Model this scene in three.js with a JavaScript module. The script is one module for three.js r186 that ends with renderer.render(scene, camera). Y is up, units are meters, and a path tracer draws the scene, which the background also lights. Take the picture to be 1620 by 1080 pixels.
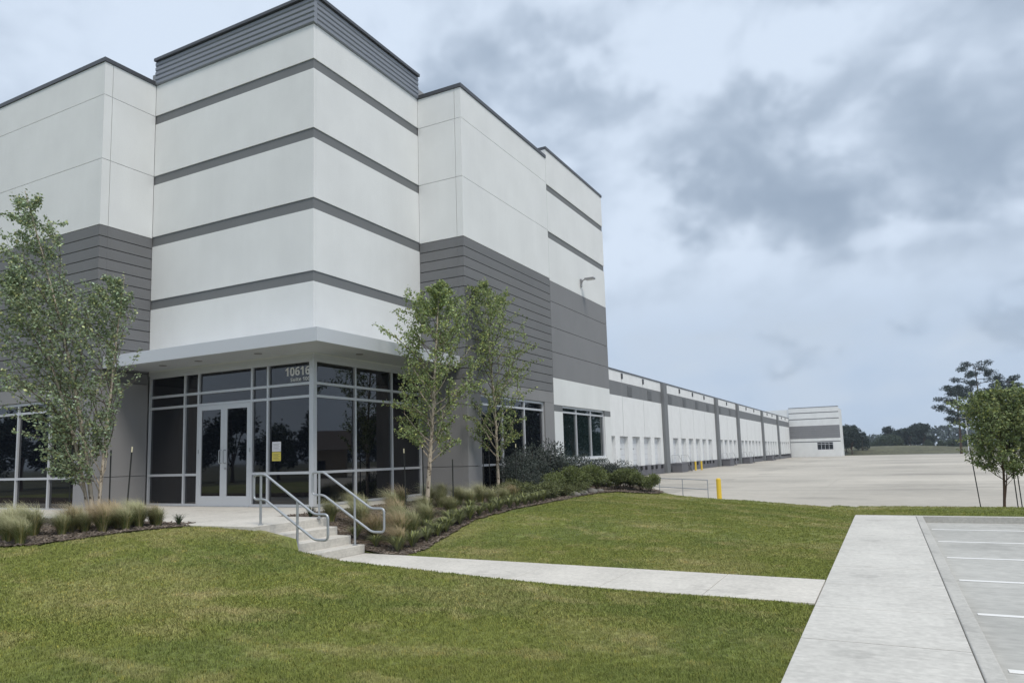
import * as THREE from 'three';
import { mergeGeometries } from 'three/addons/utils/BufferGeometryUtils.js';
import { RoundedBoxGeometry } from 'three/addons/geometries/RoundedBoxGeometry.js';
import { FontLoader } from 'three/addons/loaders/FontLoader.js';
import { TextGeometry } from 'three/addons/geometries/TextGeometry.js';

// ------------------------------------------------------------------ seeded noise
let seed = 7;
function rnd() { seed = (seed * 1664525 + 1013904223) >>> 0; return seed / 4294967296; }
const rr = (a, b) => a + (b - a) * rnd();
const clamp = (v, a = 0, b = 1) => Math.min(b, Math.max(a, v));
const ss = t => { t = clamp(t); return t * t * (3 - 2 * t); };
const lerp = (a, b, t) => a + (b - a) * t;
function hash(x, y, z = 0) { let h = (x * 374761393 + y * 668265263 + z * 1274126177) | 0; h = Math.imul(h ^ (h >>> 13), 1274126177); h ^= h >>> 16; return (h >>> 0) / 4294967296; }
function vnoise(x, y, z = 0, per = 0) {
  const xi = Math.floor(x), yi = Math.floor(y), zi = Math.floor(z), xf = x - xi, yf = y - yi, zf = z - zi;
  const u = xf * xf * (3 - 2 * xf), v = yf * yf * (3 - 2 * yf), w = zf * zf * (3 - 2 * zf);
  const m = per ? (k => ((k % per) + per) % per) : (k => k);
  const a = m(xi), b = m(xi + 1), c = m(yi), d = m(yi + 1);
  const f = q => { const p0 = hash(a, c, q), p1 = hash(b, c, q), p2 = hash(a, d, q), p3 = hash(b, d, q); return lerp(lerp(p0, p1, u), lerp(p2, p3, u), v); };
  return zf === 0 ? f(zi) : lerp(f(zi), f(zi + 1), w);
}
function fbm(x, y, z, oct, per = 0) { let s = 0, a = 0.5, t = 0; for (let i = 0; i < oct; i++) { s += a * vnoise(x, y, z + i * 17, per); t += a; a *= 0.5; x *= 2; y *= 2; per *= 2; } return s / t; }
function fbm3(x, y, z, oct) { let s = 0, a = 0.5, t = 0; for (let i = 0; i < oct; i++) { s += a * vnoise(x, y, z); t += a; a *= 0.52; x = x * 2.03 + 5.1; y = y * 2.03 + 9.7; z = z * 2.03 + 3.3; } return s / t; }

// ------------------------------------------------------------------ camera
const scene = new THREE.Scene();
const camera = new THREE.PerspectiveCamera(50.73, 1620 / 1080, 0.1, 4000);
{
  const basis = new THREE.Matrix4().makeBasis(
    new THREE.Vector3(0.8822, -0.0280, -0.4700), new THREE.Vector3(0.0770, 0.9932, 0.0856), new THREE.Vector3(0.4645, -0.1130, 0.8784));
  camera.quaternion.setFromRotationMatrix(basis).normalize();
  camera.position.set(11.489, 1.023, 12.488);
  camera.setViewOffset(1620, 1080, 17, -53, 1620, 1080);      // a cropped picture: the lens axis is a little off centre
  camera.updateProjectionMatrix();
}

// ------------------------------------------------------------------ sky: bright overcast with grey cloud masses
function makeSky() {
  const W = 2048, H = 1024, data = new Float32Array(W * H * 4);
  // cloud masses in view: azimuth from -z towards +x, elevation, radii in degrees, strength
  const masses = [[-12.8, 23.5, 6.5, 4.6, 0.75], [-7, 20, 7, 3.2, 0.5], [5.5, 24.5, 8, 6, 0.55], [10, 19.5, 9, 4, 0.55], [-22, 29.8, 6, 4.2, 0.5], [-27, 29, 5, 3, 0.3], [4, 17.8, 7, 1.8, 0.3],
    [3.4, 9.8, 2.6, 1.0, 0.36], [-7.6, 6.8, 2.4, 0.8, 0.32], [6, 8.8, 2.2, 0.7, 0.3], [-3.3, 27.8, 4, 2.5, -0.4], [-16.2, 31, 4.5, 3, -0.35], [-18, 22, 2.4, 4, -0.3], [-2, 21.5, 3, 2, -0.2], [-45, 30, 14, 12, -0.25], [1.9, 5.9, 3, 1, -0.2]];
  for (let j = 0; j < H; j++) {
    const el = ((j + 0.5) / H - 0.5) * Math.PI, sy = Math.sin(el), cy = Math.cos(el), eld = el * 180 / Math.PI;
    for (let i = 0; i < W; i++) {
      const th = ((i + 0.5) / W - 0.5) * 2 * Math.PI, x = Math.cos(th) * cy, z = Math.sin(th) * cy, k = (j * W + i) * 4;
      if (eld < -3) { data[k] = 0.15; data[k + 1] = 0.16; data[k + 2] = 0.14; data[k + 3] = 1; continue; }
      const az = Math.atan2(x, -z) * 180 / Math.PI, q = 1 / (Math.max(sy, 0) + 0.22), cx = x * q, cz = z * q;
      const w1 = fbm3(cx * 1.3 + 3, cz * 1.3, 1.5, 4) - 0.5, w2 = fbm3(cx * 1.3 - 7, cz * 1.3 + 4, 8.5, 4) - 0.5;
      const b1 = fbm3(x * 5 + 11, sy * 7, z * 5, 4) - 0.5, puff = fbm3(x * 11 + b1 * 3, sy * 15 + w1 * 2, z * 11 + b1 * 3, 6), wisp = lerp(fbm3(cx * 4.6 + w1 * 3.2, cz * 4.6 + w2 * 3.2, 4.2, 6), puff, 0.62), wide = fbm3(cx * 1.0 + w1 * 1.2 + 20, cz * 1.0 + w2, 2.2, 3);
      let m = 0;
      const fine = fbm3(x * 26 + 40, sy * 30, z * 26, 4) - 0.5;
      for (const [a, e, ra, re, s] of masses) {
        const da = (az - a + (w1 * 18 + b1 * 16 + fine * 8)) / ra, de = (eld - e + (w2 * 8 - b1 * 12 + fine * 6)) / re, d = da * da + de * de;
        if (d < 9) m += s * Math.exp(-d * 0.9);
      }
      const inView = ss((45 - Math.abs(az + 22)) / 20) * ss((46 - eld) / 8);         // elsewhere the masses come from the wide noise alone
      const low = ss((16 - eld) / 10);
      let t = 0.2 + (wisp - 0.5) * (2.1 - 1.1 * low) + m * (0.3 + wisp * 1.35) + (wide - 0.5) * lerp(1.5, 0.35, inView) * (1 - low * 0.6);
      t = t > 0.45 ? 0.45 + 0.55 * (1 - Math.exp(-(t - 0.45) * 1.5)) : clamp(t);
      const bright = [0.452, 0.52, 0.615], dark = [0.206, 0.26, 0.337], blue = [0.288, 0.364, 0.472];
      const kk = lerp(ss(t), t, 0.5), up = 1 + 0.3 * ss((eld - 35) / 50);
      for (let c = 0; c < 3; c++) {
        let v = lerp(bright[c], dark[c], kk);
        v = lerp(v, lerp(blue[c], [0.392, 0.452, 0.53][c], clamp((wisp - 0.42) * 2.2 + 0.25)) * lerp(1, dark[c] / bright[c] + 0.1, clamp(m) * 1.1), low * 0.72);
        data[k + c] = v * up;
      }
      data[k + 3] = 1;
    }
  }
  const t = new THREE.DataTexture(data, W, H, THREE.RGBAFormat, THREE.FloatType);
  t.mapping = THREE.EquirectangularReflectionMapping; t.magFilter = t.minFilter = THREE.LinearFilter; t.needsUpdate = true;
  return t;
}
scene.background = makeSky();
scene.environment = scene.background;

// ------------------------------------------------------------------ sun behind the clouds
const sun = new THREE.DirectionalLight(0xfff6ea, 1.5);
sun.position.set(52, 100, 40); sun.target.position.set(0, 0, 0);
sun.castShadow = true; sun.shadow.radius = 34; sun.shadow.mapSize.set(2048, 2048);
Object.assign(sun.shadow.camera, { left: -120, right: 60, top: 80, bottom: -220, near: 1, far: 400 });
scene.add(sun, sun.target);

scene.fog = new THREE.FogExp2(0xc3cfdc, 0.00028);

const renderer = new THREE.WebGLRenderer({ antialias: true });
renderer.toneMapping = THREE.LinearToneMapping;
renderer.toneMappingExposure = 1.52;
renderer.shadowMap.enabled = true;

// ------------------------------------------------------------------ helpers: names, things, geometry
const used = new Map();
function numbered(name) { const n = used.get(name) || 0; used.set(name, n + 1); return n ? `${name}_${String(n).padStart(3, '0')}` : name; }
function tag(o, label, category, group, kind) { o.userData.label = label; if (category) o.userData.category = category; if (group) o.userData.group = group; if (kind) o.userData.kind = kind; return o; }
function mesh(name, geo, mat, parent) { const m = new THREE.Mesh(geo, mat); m.name = parent && parent !== scene ? name : numbered(name); m.castShadow = m.receiveShadow = true; (parent || scene).add(m); return m; }
function group(name, parent) { const g = new THREE.Group(); g.name = parent ? name : numbered(name); (parent || scene).add(g); return g; }
function structure(name, geo, mat, label) { const m = mesh(name, geo, mat); m.userData.kind = 'structure'; if (label) m.userData.label = label; return m; }
function copyOf(o, x, y, z, turn = 0, s = 1) { const c = o.clone(); c.name = numbered(o.name.replace(/_\d{3}$/, '')); c.userData = { ...o.userData }; c.position.set(x, y, z); c.rotation.y = turn; c.scale.setScalar(s); scene.add(c); return c; }
function metreUV(geo) {                                             // uv in metres, by the way each face points
  const g = geo.index ? geo.toNonIndexed() : geo, p = g.attributes.position, uv = new Float32Array(p.count * 2);
  const a = new THREE.Vector3(), b = new THREE.Vector3(), c = new THREE.Vector3();
  for (let i = 0; i < p.count; i += 3) {
    a.fromBufferAttribute(p, i); b.fromBufferAttribute(p, i + 1).sub(a); c.fromBufferAttribute(p, i + 2).sub(a); b.cross(c);
    const ax = Math.abs(b.x), ay = Math.abs(b.y), az = Math.abs(b.z);
    for (let k = 0; k < 3; k++) {
      const x = p.getX(i + k), y = p.getY(i + k), z = p.getZ(i + k), o = (i + k) * 2;
      if (ay >= ax && ay >= az) { uv[o] = x; uv[o + 1] = z; } else if (ax >= az) { uv[o] = z; uv[o + 1] = y; } else { uv[o] = x; uv[o + 1] = y; }
    }
  }
  g.setAttribute('uv', new THREE.BufferAttribute(uv, 2));
  return g;
}
function bx(x0, x1, y0, y1, z0, z1, r = 0) {
  const w = x1 - x0, h = y1 - y0, d = z1 - z0;
  const g = r ? new RoundedBoxGeometry(w, h, d, 2, r) : new THREE.BoxGeometry(w, h, d);
  g.translate((x0 + x1) / 2, (y0 + y1) / 2, (z0 + z1) / 2);
  return metreUV(g);
}
function tube(pts, r, sides = 8, bend = 0.06) {                      // a bent pipe with rounded corners
  const v = pts.map(p => new THREE.Vector3(...p)), path = new THREE.CurvePath();
  let cur = v[0];
  for (let i = 1; i < v.length; i++) {
    if (i < v.length - 1) {
      const d1 = v[i].clone().sub(v[i - 1]), d2 = v[i + 1].clone().sub(v[i]), b = Math.min(bend, d1.length() / 2.2, d2.length() / 2.2);
      const s = v[i].clone().addScaledVector(d1.normalize(), -b), e = v[i].clone().addScaledVector(d2.normalize(), b);
      path.add(new THREE.LineCurve3(cur, s)); path.add(new THREE.QuadraticBezierCurve3(s, v[i], e)); cur = e;
    } else path.add(new THREE.LineCurve3(cur, v[i]));
  }
  return metreUV(new THREE.TubeGeometry(path, Math.max(2, v.length * 14), r, sides, false));
}
function rod(a, b, r, sides = 8, r2 = r) {
  const A = new THREE.Vector3(...a), Bv = new THREE.Vector3(...b), d = Bv.clone().sub(A), g = new THREE.CylinderGeometry(r2, r, d.length(), sides);
  g.applyQuaternion(new THREE.Quaternion().setFromUnitVectors(new THREE.Vector3(0, 1, 0), d.clone().normalize())); g.translate((A.x + Bv.x) / 2, (A.y + Bv.y) / 2, (A.z + Bv.z) / 2);
  return g;
}

// ------------------------------------------------------------------ textures and materials
function tex(n, fn, srgb = true) {
  const d = new Uint8Array(n * n * 4);
  for (let j = 0; j < n; j++) for (let i = 0; i < n; i++) { const c = fn(i / n, j / n), k = (j * n + i) * 4; d[k] = clamp(c[0]) * 255; d[k + 1] = clamp(c[1]) * 255; d[k + 2] = clamp(c[2]) * 255; d[k + 3] = 255; }
  const t = new THREE.DataTexture(d, n, n); t.wrapS = t.wrapT = THREE.RepeatWrapping; t.magFilter = THREE.LinearFilter; t.minFilter = THREE.LinearMipmapLinearFilter; t.generateMipmaps = true;
  if (srgb) t.colorSpace = THREE.SRGBColorSpace; t.needsUpdate = true; return t;
}
function scaled(t, metres) { const c = t.clone(); c.repeat.set(1 / metres, 1 / metres); c.needsUpdate = true; return c; }
const grey = v => [v, v, v];
// painted concrete: faint roller mottling and rain streaks
const paintTex = tex(512, (u, v) => { const a = fbm(u * 6, v * 6, 1, 5, 6), s = fbm(u * 40, v * 3, 9, 3, 0) * 0.5 + fbm(u * 24, v * 2, 3, 3, 0) * 0.5; const k = 0.955 + (a - 0.5) * 0.05 + (s - 0.5) * 0.022; return grey(k); });
const paintBump = tex(512, (u, v) => grey(fbm(u * 64, v * 64, 5, 3, 64)), false);
const concreteTex = tex(1024, (u, v) => {
  const a = fbm(u * 5, v * 5, 2, 6, 5), b = fbm(u * 90, v * 90, 4, 3, 90), broom = vnoise(u * 6, v * 420, 3, 0), st = fbm(u * 9 + 3, v * 9, 31, 4, 9);
  const k = 0.89 + (a - 0.5) * 0.1 + (b - 0.5) * 0.11 + (broom - 0.5) * 0.05 - ss((st - 0.62) * 6) * 0.06; return [k, k * 0.992, k * 0.97];
});
const concreteBump = tex(512, (u, v) => grey(fbm(u * 80, v * 80, 8, 3, 80) * 0.6 + vnoise(u * 8, v * 200, 2, 0) * 0.4), false);
const courtTex = tex(1024, (u, v) => {
  const a = fbm(u * 4, v * 4, 12, 6, 4), tr = fbm(u * 3, v * 26, 15, 4, 0), b = fbm(u * 120, v * 120, 4, 2, 120), st = fbm(u * 7, v * 12, 77, 5, 0);
  const k = 0.86 + (a - 0.5) * 0.2 - ss((tr - 0.5) * 4) * 0.04 + (b - 0.5) * 0.06 - ss((st - 0.56) * 6) * 0.07; return [k, k * 0.99, k * 0.965];
});
const turfTex = tex(512, (u, v) => { const a = fbm(u * 60, v * 60, 3, 3, 60), b = fbm(u * 12, v * 12, 6, 4, 12); const k = 0.55 + a * 0.55 + (b - 0.5) * 0.3; return grey(k); });
const mulchTex = tex(512, (u, v) => { const a = fbm(u * 40, v * 40, 3, 4, 40), b = fbm(u * 8, v * 8, 16, 3, 8); const k = 0.55 + a * 0.7 + (b - 0.5) * 0.3; return [k, k * 0.94, k * 0.88]; });
const birchTex = tex(512, (u, v) => {
  const pat = fbm(u * 5, v * 44, 3, 4, 0), big = fbm(u * 4, v * 9, 8, 4, 4), dark = ss((pat - 0.60) * 9) * 0.7 + ss((big - 0.62) * 8) * 0.35, peel = fbm(u * 12, v * 20, 21, 3, 0);
  return [lerp(0.78, 0.24, clamp(dark)) + (peel - 0.5) * 0.15, lerp(0.74, 0.21, clamp(dark)) + (peel - 0.5) * 0.13, lerp(0.68, 0.18, clamp(dark)) + (peel - 0.5) * 0.12];
});
const barkTex = tex(256, (u, v) => { const a = fbm(u * 10, v * 5, 3, 5, 0); return [0.3 + a * 0.35, 0.26 + a * 0.3, 0.23 + a * 0.27]; });

const lin = (r, g, b) => new THREE.Color().setRGB(r, g, b);
function std(color, o = {}) { return new THREE.MeshStandardMaterial({ color, roughness: 0.85, side: THREE.DoubleSide, ...o }); }
const paint = (c, o = {}) => std(c, { map: scaled(paintTex, 5), bumpMap: scaled(paintBump, 1.2), bumpScale: 0.0015, roughness: 0.75, ...o });
const M = {
  white: paint(lin(0.80, 0.82, 0.82)), whiteDoor: std(lin(0.62, 0.65, 0.68), { roughness: 0.5 }),
  band: paint(lin(0.18, 0.19, 0.198)), strip: paint(lin(0.172, 0.177, 0.184)), strip2: paint(lin(0.18, 0.184, 0.19)), mid: paint(lin(0.228, 0.232, 0.242)),
  low: paint(lin(0.27, 0.27, 0.275)), joint: std(lin(0.3, 0.31, 0.32)),
  cap: std(lin(0.085, 0.09, 0.1), { roughness: 0.45, metalness: 0.3 }), fascia: std(lin(0.235, 0.255, 0.29), { roughness: 0.5, metalness: 0.15 }),
  canopy: std(lin(0.56, 0.59, 0.63), { roughness: 0.45, metalness: 0.1 }),
  alu: std(lin(0.62, 0.64, 0.67), { roughness: 0.38, metalness: 0.35 }), steel: std(lin(0.42, 0.44, 0.46), { roughness: 0.42, metalness: 0.6 }),
  glass: new THREE.MeshPhysicalMaterial({ color: lin(0.003, 0.004, 0.007), roughness: 0.015, ior: 1.74, side: THREE.DoubleSide }),
  glassGreen: new THREE.MeshPhysicalMaterial({ color: lin(0.006, 0.014, 0.014), roughness: 0.015, ior: 1.8, side: THREE.DoubleSide }),
  vinyl: std(lin(0.78, 0.78, 0.78)), paper: std(lin(0.78, 0.77, 0.8)), yellowPaper: std(lin(0.72, 0.6, 0.12)), ink: std(lin(0.08, 0.08, 0.1)),
  concrete: std(lin(0.69, 0.685, 0.665), { map: scaled(concreteTex, 4), bumpMap: scaled(concreteBump, 1.5), bumpScale: 0.002, roughness: 0.9 }),
  walk: std(lin(0.71, 0.69, 0.655), { map: scaled(concreteTex, 3.1), bumpMap: scaled(concreteBump, 1.5), bumpScale: 0.002, roughness: 0.9 }),
  kerb: std(lin(0.56, 0.56, 0.545), { map: scaled(concreteTex, 2.7), bumpMap: scaled(concreteBump, 1), bumpScale: 0.002, roughness: 0.9 }),
  lot: std(lin(0.53, 0.535, 0.525), { map: scaled(concreteTex, 9), bumpMap: scaled(concreteBump, 2), bumpScale: 0.002, roughness: 0.9 }),
  court: std(lin(0.60, 0.57, 0.52), { map: scaled(courtTex, 46), roughness: 0.9 }),
  jointFill: std(lin(0.16, 0.155, 0.145)),
  line: std(lin(0.72, 0.72, 0.7), { roughness: 0.7 }),
  turf: std(0xffffff, { map: scaled(turfTex, 1.6), vertexColors: true, roughness: 1 }),
  far: std(lin(0.13, 0.13, 0.07), { map: scaled(turfTex, 30), roughness: 1 }),
  mulch: std(lin(0.15, 0.127, 0.105), { map: scaled(mulchTex, 1.4), bumpMap: scaled(mulchTex, 0.7), bumpScale: 0.03, roughness: 1 }),
  birch: std(lin(0.8, 0.78, 0.75), { map: birchTex, roughness: 0.9 }), bark: std(lin(0.5, 0.45, 0.42), { map: barkTex, roughness: 1 }), twig: std(lin(0.1, 0.075, 0.055), { roughness: 1 }),
  stake: std(lin(0.018, 0.02, 0.018), { roughness: 0.6 }), tip: std(lin(0.75, 0.7, 0.5)), tape: std(lin(0.65, 0.65, 0.4)),
  yellow: std(lin(0.72, 0.5, 0.04), { roughness: 0.5 }), rubber: std(lin(0.015, 0.015, 0.016)), dockBase: paint(lin(0.15, 0.15, 0.165)),
  stone: std(lin(0.17, 0.16, 0.145)), core: std(lin(0.2, 0.2, 0.2)), lamp: std(lin(0.3, 0.3, 0.31), { roughness: 0.5, metalness: 0.3 }),
  tan: paint(lin(0.24, 0.19, 0.13)), roofTile: std(lin(0.12, 0.1, 0.09)),
};
const leafMat = (r, g, b) => new THREE.MeshPhysicalMaterial({ color: lin(r, g, b), vertexColors: true, roughness: 0.8, transmission: 0.3, thickness: 0, side: THREE.DoubleSide });
const solidLeaf = (r, g, b) => std(lin(r, g, b), { vertexColors: true, roughness: 0.85 });

// ------------------------------------------------------------------ terrain heights (floor level of the building = 0)
const WALK_Z0 = 2.2, WALK_Z1 = 3.76, SIDE_X0 = 10.68, SIDE_X1 = 11.98, KERB_X1 = 12.13, LOT_Y = -0.81, LOT_Z0 = -7.68, COURT_Y = -1.45;
const curve = (pts, x) => { if (x <= pts[0][0]) return pts[0][1]; for (let i = 1; i < pts.length; i++) if (x <= pts[i][0]) { const [a, b] = pts[i - 1], [c, d] = pts[i]; return lerp(b, d, (x - a) / (c - a)); } return pts[pts.length - 1][1]; };
const walkY = x => -0.6 - 0.06 * clamp((x - 3.2) / 7.5);
const P1 = [[-40, -0.05], [1.5, -0.03], [2.4, -0.07], [3.0, -0.17], [3.7, -0.3], [4.5, -0.4], [7, -0.52], [8.7, -0.59], [10.68, -0.69]];
const P2 = [[-40, -0.1], [-1, -0.1], [4, -0.36], [8, -0.58], [10.68, -0.69]];
function lawnFront(x, z) {
  let h = lerp(curve(P1, x), curve(P2, x), ss((z - 4.4) / 3.2));
  h -= 0.012 * Math.max(0, z - 6) * ss((9 - x) / 6);
  if (x > 3.15) h = lerp(Math.min(h, walkY(x) - 0.015), h, ss((z - 3.76) / 0.6));
  h += (fbm(x * 0.9, z * 0.9, 3, 3) - 0.5) * 0.03 * ss((10.4 - x) / 1) * ss((z - 4.2) / 0.6);
  return h;
}
function lawnRight(x, z) {
  const hb = lerp(-0.62, -0.2, ss((2.2 - z) / 5.2));
  let h = x < 3.7 ? lerp(-0.05, hb, ss((x - 0.9) / 2.8)) : lerp(hb, -0.69, clamp((x - 3.7) / 6.98));
  const zc = x > 10 ? -10.6 : -10 - 3 * ss((6 - x) / 3);
  if (z < zc) h = Math.max(-1.7, h - 0.25 * (zc - z));
  h += (fbm(x * 0.9, z * 0.9, 13, 3) - 0.5) * 0.03 * ss((10.4 - x) / 1) * ss((2 - z) / 0.6);
  return h;
}
const lawnFar = (x, z) => { const h = -0.68 + 0.02 * ss((-7.7 - z) / 1.5); return z < -10.6 ? Math.max(-1.7, h - 0.25 * (-10.6 - z)) : h; };
const inPoly = (p, x, z) => { let c = false; for (let i = 0, j = p.length - 1; i < p.length; j = i++) { const [a, b] = p[i], [d, e] = p[j]; if ((b > z) !== (e > z) && x < (d - a) * (z - b) / (e - b) + a) c = !c; } return c; };
const bedLeft = [[0.85, 3.9], [0.72, 4.4], [0.6, 5.0], [0.45, 5.5], [0.25, 6.1], [-0.3, 6.5], [-1.3, 6.7], [-6, 7], [-26, 7], [-26, 3.2], [-6, 3.2], [-2, 3.55], [0.5, 3.55], [0.55, 3.9]];
const bedRight = [[0.9, 2.2], [4.05, 2.2], [4.1, 1.6], [3.9, 0.9], [3.75, 0], [3.6, -1], [3.75, -2], [3.8, -3.3], [3.7, -5], [3.6, -7], [3.55, -8.6], [3.9, -9.6], [5.05, -9.9], [5.1, -10.6], [4.3, -12.5], [3.2, -15], [1.4, -16.4], [1.4, -4.4], [0.9, -4.4]];
// dry straw patches in the turf
function turfColor(x, z, out) {
  const a = fbm(x * 0.55 + 3, z * 1.1, 41, 4), b = fbm(x * 1.7, z * 2.6, 44, 4), c = fbm(x * 6, z * 9, 47, 3);
  const dry = clamp(ss((a - 0.46) * 3.4) * 0.38 + ss((b - 0.59) * 8) * 0.42 + (c - 0.5) * 0.35), deep = ss((fbm(x * 0.8 + 30, z * 1.2, 49, 3) - 0.48) * 5) * 0.6;
  out[0] = lerp(lerp(0.215, 0.16, deep), 0.41, dry); out[1] = lerp(lerp(0.246, 0.206, deep), 0.365, dry); out[2] = lerp(lerp(0.054, 0.048, deep), 0.165, dry);
  return out;
}

// ------------------------------------------------------------------ setting: ground, lawn, pavements
function heightGrid(x0, x1, z0, z1, nx, nz, h, colors, keep) {
  const pos = [], uv = [], col = [], idx = [], c = [0, 0, 0];
  for (let j = 0; j <= nz; j++) for (let i = 0; i <= nx; i++) { const x = lerp(x0, x1, i / nx), z = lerp(z0, z1, j / nz); pos.push(x, h(x, z), z); uv.push(x, z); if (colors) { turfColor(x, z, c); col.push(...c); } }
  for (let j = 0; j < nz; j++) for (let i = 0; i < nx; i++) {
    if (keep && !keep(lerp(x0, x1, (i + 0.5) / nx), lerp(z0, z1, (j + 0.5) / nz))) continue;
    const a = j * (nx + 1) + i, b = a + 1, d = a + nx + 1, e = d + 1; idx.push(a, d, b, b, d, e);
  }
  const g = new THREE.BufferGeometry();
  g.setAttribute('position', new THREE.Float32BufferAttribute(pos, 3)); g.setAttribute('uv', new THREE.Float32BufferAttribute(uv, 2));
  if (colors) g.setAttribute('color', new THREE.Float32BufferAttribute(col, 3));
  g.setIndex(idx); g.computeVertexNormals(); return g;
}
{ // wide ground under everything
  const g = new THREE.PlaneGeometry(3600, 3600, 8, 8); g.rotateX(-Math.PI / 2); g.translate(0, -1.9, -300); structure('ground', metreUV(g), M.far, 'wide grassy ground around the site');
  const f = heightGrid(-60, 260, -330, -212, 60, 24, (x, z) => lerp(-1.6, 0.1, ss((-214 - z) / 40)) + fbm(x * 0.05, z * 0.05, 4, 3) * 0.7 - 0.5 + 0.9 * ss((40 - x) / 30) * ss((-220 - z) / 20), false);
  structure('grass_bank', f, M.far, 'rough grass bank beyond the truck court');
}
structure('lawn', mergeGeometries([
  heightGrid(-24, 10.68, 3.755, 34, 270, 220, lawnFront, true), heightGrid(0.6, 10.68, -19, 2.21, 84, 176, lawnRight, true), heightGrid(10.68, 70, -19, -7.7, 160, 44, lawnFar, true)]), M.turf, 'mown lawn with dry straw patches');
structure('mulch_bed', heightGrid(-26, 1.1, 3.2, 7.1, 300, 44, (x, z) => lawnFront(x, Math.max(z, 3.8)) + 0.012 + fbm(x * 3, z * 3, 5, 3) * 0.03, false, (x, z) => inPoly(bedLeft, x, z)), M.mulch, 'mulched bed in front of the left wing');
structure('mulch_bed', heightGrid(0.6, 5.3, -16.6, 2.2, 58, 230, (x, z) => Math.max(lawnRight(x, z), -0.7) + 0.014 + fbm(x * 3, z * 3, 6, 3) * 0.03, false, (x, z) => inPoly(bedRight, x, z)), M.mulch, 'mulched bed along the right wing beside the stairs');

// truck court, cast in large slabs with joints
{
  const c = group('truck_court'); c.userData = { kind: 'structure', label: 'wide pale concrete truck court' };
  mesh('court_base', bx(-11.55, 150, COURT_Y - 0.3, COURT_Y - 0.012, -212, -13.2), M.jointFill, c);
  const xs = [-11.5, -2, 8, 18, 28, 38, 50, 64, 80, 100, 125, 150], zs = [-13.2, -22, -31, -40, -49, -58, -68, -80, -94, -110, -130, -155, -182, -212];
  for (let i = 0; i + 1 < xs.length; i++) for (let j = 0; j + 1 < zs.length; j++) mesh('concrete_slab', bx(xs[i] + 0.004, xs[i + 1] - 0.004, COURT_Y - 0.25, COURT_Y + (hash(i, j, 5) - 0.5) * 0.004, zs[j + 1] + 0.004, zs[j] - 0.004), M.court, c);
}
// car park with painted bays
{
  const p = group('car_park'); p.userData = { kind: 'structure', label: 'concrete car park with white bay lines' };
  mesh('lot_base', bx(KERB_X1 + 0.001, 62, LOT_Y - 0.3, LOT_Y - 0.01, LOT_Z0 + 0.001, 46), M.jointFill, p);
  const xs = [KERB_X1 + 0.002, 17.6, 23.5, 29.5, 36, 43, 52, 62], zs = [LOT_Z0 + 0.002, -3.2, 1.3, 5.9, 10.5, 15, 20, 26, 33, 46];
  for (let i = 0; i + 1 < xs.length; i++) for (let j = 0; j + 1 < zs.length; j++) mesh('concrete_slab', bx(xs[i] + 0.004, xs[i + 1] - 0.004, LOT_Y - 0.2, LOT_Y, zs[j] + 0.004, zs[j + 1] - 0.004), M.lot, p);
  for (let k = -1; k < 15; k++) { const z = -3.67 + 2.235 * k; if (z > LOT_Z0 + 0.5) mesh('bay_line', bx(12.22, 17.2, LOT_Y + 0.002, LOT_Y + 0.006, z - 0.05, z + 0.05), M.line, p); }
  for (let k = 0; k < 15; k++) mesh('bay_line', bx(24, 28.8, LOT_Y + 0.002, LOT_Y + 0.006, -5.9 + 2.235 * k - 0.05, -5.9 + 2.235 * k + 0.05), M.line, p);
}
{ // pavement along the car park, with its kerb
  const s = group('sidewalk'); s.userData = { kind: 'structure', label: 'pale concrete sidewalk along the car park' };
  mesh('slab_bed', bx(SIDE_X0 + 0.02, KERB_X1 - 0.02, -0.95, -0.69, LOT_Z0 + 0.1, 30), M.jointFill, s);
  for (let k = -8; k < 18; k++) { const z0 = 3.9 + 1.46 * k, a = Math.max(z0, LOT_Z0 + 0.16); if (z0 + 1.46 > a + 0.1) mesh('paving_slab', bx(SIDE_X0, SIDE_X1 - 0.004, -0.78, -0.66 + (hash(k + 20, 3) - 0.5) * 0.003, a + 0.009, z0 + 1.46 - 0.009, 0.006), M.concrete, s); }
  for (let k = -3; k < 7; k++) { const z0 = 3.9 + 4.38 * k, a = Math.max(z0, LOT_Z0 + 0.16); if (z0 + 4.38 > a + 0.1) mesh('kerb_stone', bx(SIDE_X1 + 0.004, KERB_X1, -1.0, -0.661, a + 0.003, z0 + 4.38 - 0.003, 0.018), M.kerb, s); }
  for (let k = 0; k < 12; k++) mesh('kerb_stone', bx(SIDE_X0 + 4.4 * k + 0.003, SIDE_X0 + 4.4 * (k + 1) - 0.003, -1.0, -0.659, LOT_Z0, LOT_Z0 + 0.155, 0.018), M.kerb, s);
}
{ // walkway from the stairs to the pavement
  const w = group('walkway'); w.userData = { kind: 'structure', label: 'narrow concrete walkway from the stairs to the sidewalk' };
  const js = [3.24, 4.25, 5.55, 6.85, 8.15, 9.45, 10.672];
  for (let i = 0; i + 1 < js.length; i++) {
    const a = js[i] + 0.004, b = js[i + 1] - 0.004, g = bx(a, b, -0.12, 0, WALK_Z0, WALK_Z1, 0.006), p = g.attributes.position;
    for (let k = 0; k < p.count; k++) p.setY(k, p.getY(k) + walkY(p.getX(k))); g.computeVertexNormals();
    mesh('paving_slab', g, M.walk, w);
  }
  mesh('slab_bed', bx(3.2, 10.66, -0.9, -0.69, WALK_Z0 + 0.02, WALK_Z1 - 0.02), M.jointFill, w);
}
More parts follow.
